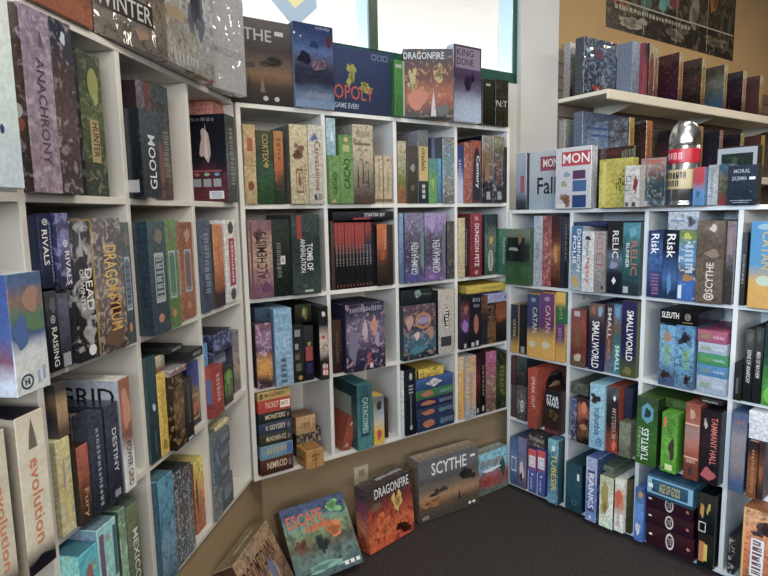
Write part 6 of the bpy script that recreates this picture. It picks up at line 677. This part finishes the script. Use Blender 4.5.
(0,1,'slim red box, upper wall shelf',17,'D',.3749,.4117,-.325,-.201,.643,.9381,0,0,{'f': [(125,55,68),(132,60,73),(51,31,37)],'s': [(125,55,68)],'t': [(125,55,68)]},None,.35,22,.35,1,[],[]),
(0,1,'dark red and orange wrapped box with glossy dark cover, upper wall shelf',18,'D',.4129,.4594,-.335,-.201,.643,.9402,0,0,{'f': [(82,65,55),(126,79,70),(126,79,70),(165,156,125)],'s': [(82,65,55)],'t': [(82,65,55)],'l': [(31,20,29),(52,39,41),(36,30,39)]},(125,65,56),.12,22,.35,3,[('f','~11',.3,.1,.7,.8,(107,59,53),'u')],[]),
(0,1,'tan-spined wrapped box with glossy dark cover, upper wall shelf',18,'D',.4606,.506,-.335,-.065,.643,.921,0,0,{'f': [(82,65,55),(144,122,103),(144,122,103),(165,156,125)],'s': [(82,65,55)],'t': [(82,65,55)],'l': [(35,30,79),(45,43,92),(39,34,64)]},(125,65,56),.12,22,.35,3,[('f','~11',.3,.1,.7,.8,(115,76,66),'u')],[]),
(0,1,'orange-spined wrapped box with glossy dark cover, upper wall shelf',18,'D',.7244,.7709,-.335,-.065,.643,.9326,0,0,{'f': [(82,65,55),(153,115,79),(153,115,79),(165,156,125)],'s': [(82,65,55)],'t': [(82,65,55)],'l': [(51,24,40),(58,33,42),(51,27,36)]},(125,65,56),.12,22,.35,3,[('f','~11',.3,.1,.7,.8,(118,74,57),'u')],[]),
(0,1,'mustard-spined wrapped box with glossy dark cover, upper wall shelf',18,'D',.9869,1.035,-.335,-.065,.643,.9353,0,0,{'f': [(82,65,55),(148,135,92),(148,135,92),(165,156,125)],'s': [(82,65,55)],'t': [(82,65,55)],'l': [(35,28,26),(67,52,48),(48,43,41)]},(125,65,56),.12,22,.35,3,[('f','~11',.3,.1,.7,.8,(116,82,62),'u')],[]),
(0,1,'pale gold-spined wrapped box with glossy dark cover, upper wall shelf',18,'D',1.268,1.3098,-.335,-.065,.643,.9279,0,0,{'f': [(82,65,55),(145,136,108),(145,136,108),(165,156,125)],'s': [(82,65,55)],'t': [(82,65,55)],'l': [(47,78,109),(73,87,85),(109,108,97),(54,59,55)]},(125,65,56),.12,22,.35,3,[('f','~11',.3,.1,.7,.8,(115,82,68),'u')],[]),
(0,1,'dusty pink-spined wrapped box with glossy dark cover, upper wall shelf',18,'D',1.5234,1.5727,-.335,-.065,.643,.9211,0,0,{'f': [(82,65,55),(149,127,120),(149,127,120),(165,156,125)],'s': [(82,65,55)],'t': [(82,65,55)],'l': [(26,18,24),(47,31,40),(38,39,48)]},(125,65,56),.12,22,.35,3,[('f','~11',.3,.1,.7,.8,(117,78,73),'u')],[]),
(0,1,'golden-spined wrapped box with glossy dark cover, upper wall shelf',18,'D',1.7726,1.8179,-.335,-.065,.643,.9201,0,0,{'f': [(82,65,55),(161,140,85),(161,140,85),(165,156,125)],'s': [(82,65,55)],'t': [(82,65,55)],'l': [(66,42,47),(82,55,58),(74,50,53)]},(125,65,56),.12,22,.35,3,[('f','~11',.3,.1,.7,.8,(121,84,59),'u')],[]),
(0,1,'pale slim box with red letters beside the column, lower wall shelf',17,'D',.0331,.1143,-.06,-.01,.2172,.53,0,0,{'f': [(127,83,80),(140,131,130),(149,152,143)],'s': [(127,83,80)],'t': [(127,83,80)],'l': [(141,141,131),(153,153,144)]},None,.35,22,.35,2,[],[]),
(0,1,'big blue-grey shrink-wrapped box, lower wall shelf',17,'D',.006,.4073,-.2,-.14,.2172,.5513,0,0,{'f': [(77,90,111),(94,111,136),(110,127,153),(93,106,128)],'s': [(77,90,111)],'t': [(77,90,111)]},(49,62,89),.35,22,.35,3,[],[('f',.2,.6,.6,.64,(52,73,121),'r'),('f',.1,.72,.7,.76,(52,73,121),'r')]),
(0,1,'yellow-spined wrapped box, lower wall shelf',19,'D',.2428,.29,-.335,-.201,.2172,.5168,0,0,{'f': [(97,67,57),(154,135,78),(154,135,78),(154,135,78)],'s': [(97,67,57)],'t': [(97,67,57)],'l': [(51,39,33)]},(95,46,42),.12,22,.35,3,[('f','~11',.3,.2,.7,.8,(119,86,57),'u')],[]),
(0,1,'deep orange-spined wrapped box, lower wall shelf',19,'D',.4085,.4691,-.335,-.065,.2172,.5122,0,0,{'f': [(97,67,57),(159,106,72),(159,106,72),(159,106,72)],'s': [(97,67,57)],'t': [(97,67,57)],'l': [(66,48,37),(51,39,37)]},(95,46,42),.12,22,.35,3,[('f','~11',.3,.2,.7,.8,(121,74,55),'u')],[]),
(0,1,'ochre-spined wrapped box, lower wall shelf',19,'D',.9854,1.0404,-.335,-.065,.2172,.5196,0,0,{'f': [(97,67,57),(153,122,80),(153,122,80),(153,122,80)],'s': [(97,67,57)],'t': [(97,67,57)],'l': [(50,24,36),(75,48,60),(35,25,35)]},(95,46,42),.12,22,.35,3,[('f','~11',.3,.2,.7,.8,(118,81,58),'u')],[]),
(0,1,'pinkish-spined wrapped box, lower wall shelf',19,'D',1.2538,1.296,-.335,-.065,.2172,.5119,0,0,{'f': [(97,67,57),(143,109,105),(143,109,105),(143,109,105)],'s': [(97,67,57)],'t': [(97,67,57)],'l': [(38,39,48)]},(95,46,42),.12,22,.35,3,[('f','~11',.3,.2,.7,.8,(114,75,68),'u')],[]),
(0,1,'olive gold-spined wrapped box, lower wall shelf',19,'D',1.5405,1.5906,-.335,-.065,.2172,.5106,0,0,{'f': [(97,67,57),(148,135,90),(148,135,90),(148,135,90)],'s': [(97,67,57)],'t': [(97,67,57)],'l': [(40,34,40)]},(95,46,42),.12,22,.35,3,[('f','~11',.3,.2,.7,.8,(116,86,62),'u')],[]),
(0,1,'bright gold-spined wrapped box, lower wall shelf',19,'D',1.8475,1.902,-.335,-.065,.2172,.5157,0,0,{'f': [(97,67,57),(162,143,83),(162,143,83),(162,143,83)],'s': [(97,67,57)],'t': [(97,67,57)],'l': [(82,54,50)]},(95,46,42),.12,22,.35,3,[('f','~11',.3,.2,.7,.8,(122,89,59),'u')],[]),
]
for row in BOXES:
    (nm, cat, lab, grp, fr, s0, s1, n0, n1, z0, z1, yaw, roll, F, ink, ia, sc, amt, g, T, Pp) = row
    nm = NAMES[nm]; cat = NAMES[cat]; grp = NAMES[grp]
    Fd = F
    mw = fmat(fr) @ Matrix.Translation(((s0+s1)/2, n0, z0+EYE)) @ Matrix.Rotation(math.radians(yaw), 4, 'Z') @ Matrix.Rotation(math.radians(roll), 4, 'Y')
    carton(nm, lab, cat, grp, mw, s1-s0, n1-n0, z1-z0, Fd, ink, ia, sc, amt, g, T, Pp)
# ------------------------------------------------------------------ games leaning against the low wall
def leaning(label, s, n_bottom, wd, h, t, tilt, yaw, F, ink, ia, sc, amt, g, T, Pp, fr='B', roll=0):
    # stands on its lower back edge, tilted back against the wall
    mw = fmat(fr) @ Matrix.Translation((s, n_bottom, .001)) @ Matrix.Rotation(math.radians(yaw), 4, 'Z') @ Matrix.Rotation(math.radians(-tilt), 4, 'X') @ Matrix.Rotation(math.radians(roll), 4, 'Y') @ Matrix.Translation((0, -t, 0))
    return carton('board_game_box', label, 'game box', 'game boxes leaning on the carpet', mw, wd, t, h, F, ink, ia, sc, amt, g, T, Pp, .002)
leaning('brown western-style box with dark slab letters leaning at far left', 1.143, -0.126, 0.287, 0.295, 0.082, 25.3, -2.2, {'f': [(96, 77, 62), (117, 95, 77), (138, 107, 86), (159, 130, 105), (170, 146, 118)], 's': [(74, 55, 45)], 't': [(119, 110, 88), (140, 128, 107)]}, (63, 45, 37), 0.25, 14, 0.3, 2, [('f', 'DOOMTOWN', 0.06, 0.62, 0.85, 0.84, (73, 46, 32), 'h'), ('t', '~9', 0.3, 0.4, 0.8, 0.55, (212, 211, 195), 'h')], [('f', 0.45, 0.05, 0.8, 0.6, (181, 157, 130), 'M'), ('f', 0.55, 0.3, 0.75, 0.7, (113, 125, 155), 'd'), ('f', 0.2, 0.2, 0.4, 0.5, (136, 97, 71), 'd')], 'A')
leaning('colourful box with orange title and swirling green monster art leaning back', 0.217, -0.134, 0.286, 0.285, 0.069, 35.6, -0.5, {'f': [(84, 104, 110), (107, 132, 129), (99, 94, 84), (129, 151, 114), (118, 152, 137), (77, 92, 130)], 's': [(53, 45, 48), (76, 60, 63)], 't': [(53, 45, 48)]}, (46, 63, 66), 0.25, 14, 0.3, 3, [('f', 'ESCAPE', 0.06, 0.72, 0.6, 0.88, (216, 115, 88), 'h'), ('f', '~8', 0.3, 0.6, 0.7, 0.7, (209, 106, 80), 'h')], [('f', 0.62, 0.74, 0.92, 0.94, (130, 187, 128), 'M'), ('f', 0.55, 0.4, 0.9, 0.66, (211, 136, 96), 'M'), ('f', 0.35, 0.25, 0.6, 0.55, (57, 69, 68), 'M'), ('f', 0.05, 0.3, 0.3, 0.55, (116, 85, 71), 'M'), ('f', 0.1, 0.06, 0.9, 0.2, (134, 180, 171), 'M'), ('f', 0.72, 0.05, 0.78, 0.1, (231, 231, 231), 'r'), ('f', 0.81, 0.05, 0.87, 0.1, (231, 231, 231), 'r'), ('f', 0.9, 0.05, 0.96, 0.1, (231, 231, 231), 'r')], 'B')
leaning('fiery red and orange box with white title leaning near the socket', 0.553, -0.025, 0.275, 0.281, 0.078, 4, 10.5, {'f': [(209, 101, 74), (216, 119, 81), (194, 94, 71), (154, 73, 60), (95, 62, 60), (71, 64, 63)], 's': [(144, 71, 57), (200, 112, 87), (115, 65, 64)], 't': [(77, 71, 69), (88, 83, 82)], 'l': [(174, 86, 64), (212, 137, 107), (137, 81, 98), (78, 72, 80)]}, (50, 15, 13), 0.25, 14, 0.3, 2, [('f', 'DRAGONFIRE', 0.16, 0.8, 0.92, 0.95, (226, 231, 231), 'h'), ('t', '~11', 0.35, 0.4, 0.9, 0.7, (199, 202, 207), 'h')], [('f', 0.5, 0.35, 0.75, 0.8, (221, 189, 124), 'M'), ('f', 0.1, 0.1, 0.5, 0.6, (216, 119, 81), 'M'), ('f', 0.05, 0.6, 0.3, 0.75, (118, 95, 82), 'd'), ('f', 0.55, 0.05, 0.95, 0.3, (72, 35, 24), 'M')], 'B')
leaning('large brown landscape box with tall white letters standing on carpet', 0.933, 0.024, 0.358, 0.296, 0.085, 2, -2.5, {'f': [(76, 70, 64), (97, 82, 68), (169, 135, 103), (119, 106, 93), (89, 88, 88), (107, 106, 112), (101, 100, 106)], 's': [(104, 94, 85), (120, 111, 98)], 't': [(141, 129, 117), (172, 157, 143)]}, None, 0.3, 18, 0.1, 2, [('f', 'SCYTHE', 0.2, 0.72, 0.78, 0.92, (226, 231, 231), 'h'), ('f', '~5', 0.04, 0.04, 0.14, 0.1, (165, 162, 157), 'h')], [('f', 0.85, 0.84, 0.93, 0.88, (231, 231, 231), 'r'), ('f', 0.6, 0.42, 0.98, 0.72, (53, 48, 48), 'M'), ('f', 0.15, 0.38, 0.5, 0.5, (66, 64, 62), 'M'), ('f', 0.0, 0.2, 0.4, 0.38, (167, 120, 84), 'M'), ('f', 0.62, 0.2, 0.68, 0.36, (53, 45, 41), 't'), ('f', 0.8, 0.05, 0.85, 0.1, (231, 231, 231), 'e'), ('f', 0.87, 0.05, 0.92, 0.1, (231, 231, 231), 'e')], 'B')
leaning('small pale blue box with red crowd art beside right shelving', 1.242, 0.04, 0.23, 0.218, 0.067, 2, 1.3, {'f': [(102, 115, 102), (146, 81, 85), (166, 94, 94), (138, 179, 207), (143, 195, 222), (152, 205, 223)], 's': [(107, 128, 139)], 't': [(128, 149, 148), (150, 172, 171)]}, (61, 90, 75), 0.2, 14, 0.3, 3, [('f', '~9', 0.15, 0.66, 0.8, 0.82, (139, 117, 92), 'h')], [('f', 0.1, 0.2, 0.6, 0.45, (165, 81, 79), 'M'), ('f', 0.7, 0.3, 0.9, 0.8, (59, 80, 74), 'd'), ('f', 0.15, 0.52, 0.75, 0.62, (231, 231, 231), 'd')], 'B')

# ------------------------------------------------------------------ tall silver bullet-shaped tin with red band
tin = empty('metal_canister', P2M('C', TIN[0], TIN[1], ZT['C']+HB+.0005)); tag(tin, 'tall silver bullet-shaped tin with red band and cream label', 'canister')
R_ = TIN[2]; H_ = TIN[3]
body = [(0.0001, 0), (R_*.97, 0), (R_, .004), (R_, .012), (R_*.95, .016), (R_*.95, .022), (R_, .026), (R_, H_*.72)]
dome = [(R_*math.cos(a)**.8, H_*.76+H_*.24*math.sin(a)) for a in [k*math.pi/2/10 for k in range(1, 10)]]+[(0.0005, H_)]
STEEL = flat((196, 198, 200), .22, 1, name='brushed_steel')
bm = bmesh.new(); lathe(bm, body[:-1]+[(R_, H_*.7)], 40); link('tin_body', mesh(bm, STEEL), tin)
bm = bmesh.new(); lathe(bm, [(R_*.985, H_*.7), (R_, H_*.705), (R_, H_*.76)]+dome, 40); link('domed_lid', mesh(bm, STEEL), tin)
bm = bmesh.new(); lathe(bm, [(R_+.0006, H_*.5), (R_+.0008, H_*.505), (R_+.0008, H_*.66), (R_+.0006, H_*.665)], 40)
link('red_band', mesh(bm, flat((168, 32, 44), .35)), tin)
bm = bmesh.new(); lathe(bm, [(R_+.0006, H_*.2), (R_+.0008, H_*.205), (R_+.0008, H_*.42), (R_+.0006, H_*.425)], 40)
link('cream_label', mesh(bm, flat((176, 156, 116), .4)), tin)
def wrap_text(txt, z0, z1, a0, a1, col, r):
    bm = bmesh.new()
    for p in glyphs(txt):
        try: bm.faces.new([bm.verts.new((r*math.cos(a0+(a1-a0)*a), r*math.sin(a0+(a1-a0)*a), z0+(z1-z0)*b)) for a, b in p])
        except ValueError: pass
    return link('printed_lettering', mesh(bm, flat(col)), tin)
wrap_text('~5', H_*.54, H_*.62, math.radians(-155), math.radians(-75), (216, 160, 160), R_+.0014)
wrap_text('~9', H_*.32, H_*.4, math.radians(-165), math.radians(-60), (44, 40, 36), R_+.0014)
wrap_text('~5', H_*.23, H_*.3, math.radians(-150), math.radians(-85), (44, 40, 36), R_+.0014)
# ------------------------------------------------------------------ small cardboard crate hanging over the shelf edge
cr = carton('cardboard_box', 'small brown cardboard box poking out over the lowest centre shelf', 'cardboard box', None, fmat('B') @ Matrix.Translation((CRATE[0], CRATE[1], ZT['B']-1.4+HB+.0008)) @ Matrix.Rotation(math.radians(CRATE[2]), 4, 'Z'), CRATE[3], CRATE[4], CRATE[5],
   {'f': [(171, 132, 82), (181, 140, 88), (171, 132, 82)], 's': [(164, 124, 76)], 't': [(160, 122, 76)]}, None, 0, 20, .3, 0,
   [('f', '~5', .3, .62, .75, .76, (92, 68, 40), 'h'), ('f', '~4', .3, .42, .7, .52, (92, 68, 40), 'h'), ('l', '~4', .2, .4, .8, .55, (92, 68, 40), 'h')], [('f', .46, .02, .56, .98, (140, 100, 56), 'r'), ('t', .2, .2, .8, .8, (122, 92, 60), 'O')], .003)
# ------------------------------------------------------------------ ceiling lamps
def troffer(x, y, rz, label, power=26):
    t = empty('ceiling_light', Matrix.Translation((x, y, CH)) @ Matrix.Rotation(rz, 4, 'Z')); tag(t, label, 'ceiling light', 'ceiling lights')
    boxobj('lamp_housing', -.6, .6, -.15, .15, -.05, -.001, CEIL, t, bev=.004)
    boxobj('diffuser', -.57, .57, -.12, .12, -.056, -.05, flat((255, 240, 216), .5, 0, 7), t)
    l = bpy.data.lights.new('tube_light', 'AREA'); l.shape = 'RECTANGLE'; l.size = 1.1; l.size_y = .22; l.energy = power; l.color = (1, .87, .7)
    o = bpy.data.objects.new('tube_light', l); COL.objects.link(o); o.parent = t; o.location = (0, 0, -.06)
troffer(1.3, 2.2, .6, 'long ceiling light near the column', 9)
troffer(.9, .9, .6, 'long ceiling light over the middle of the shop floor', 40)
troffer(.6, -1.3, .6, 'long ceiling light behind the viewpoint', 30)
troffer(3.0, 3.2, .6, 'long ceiling light above the back wall shelves', 26)
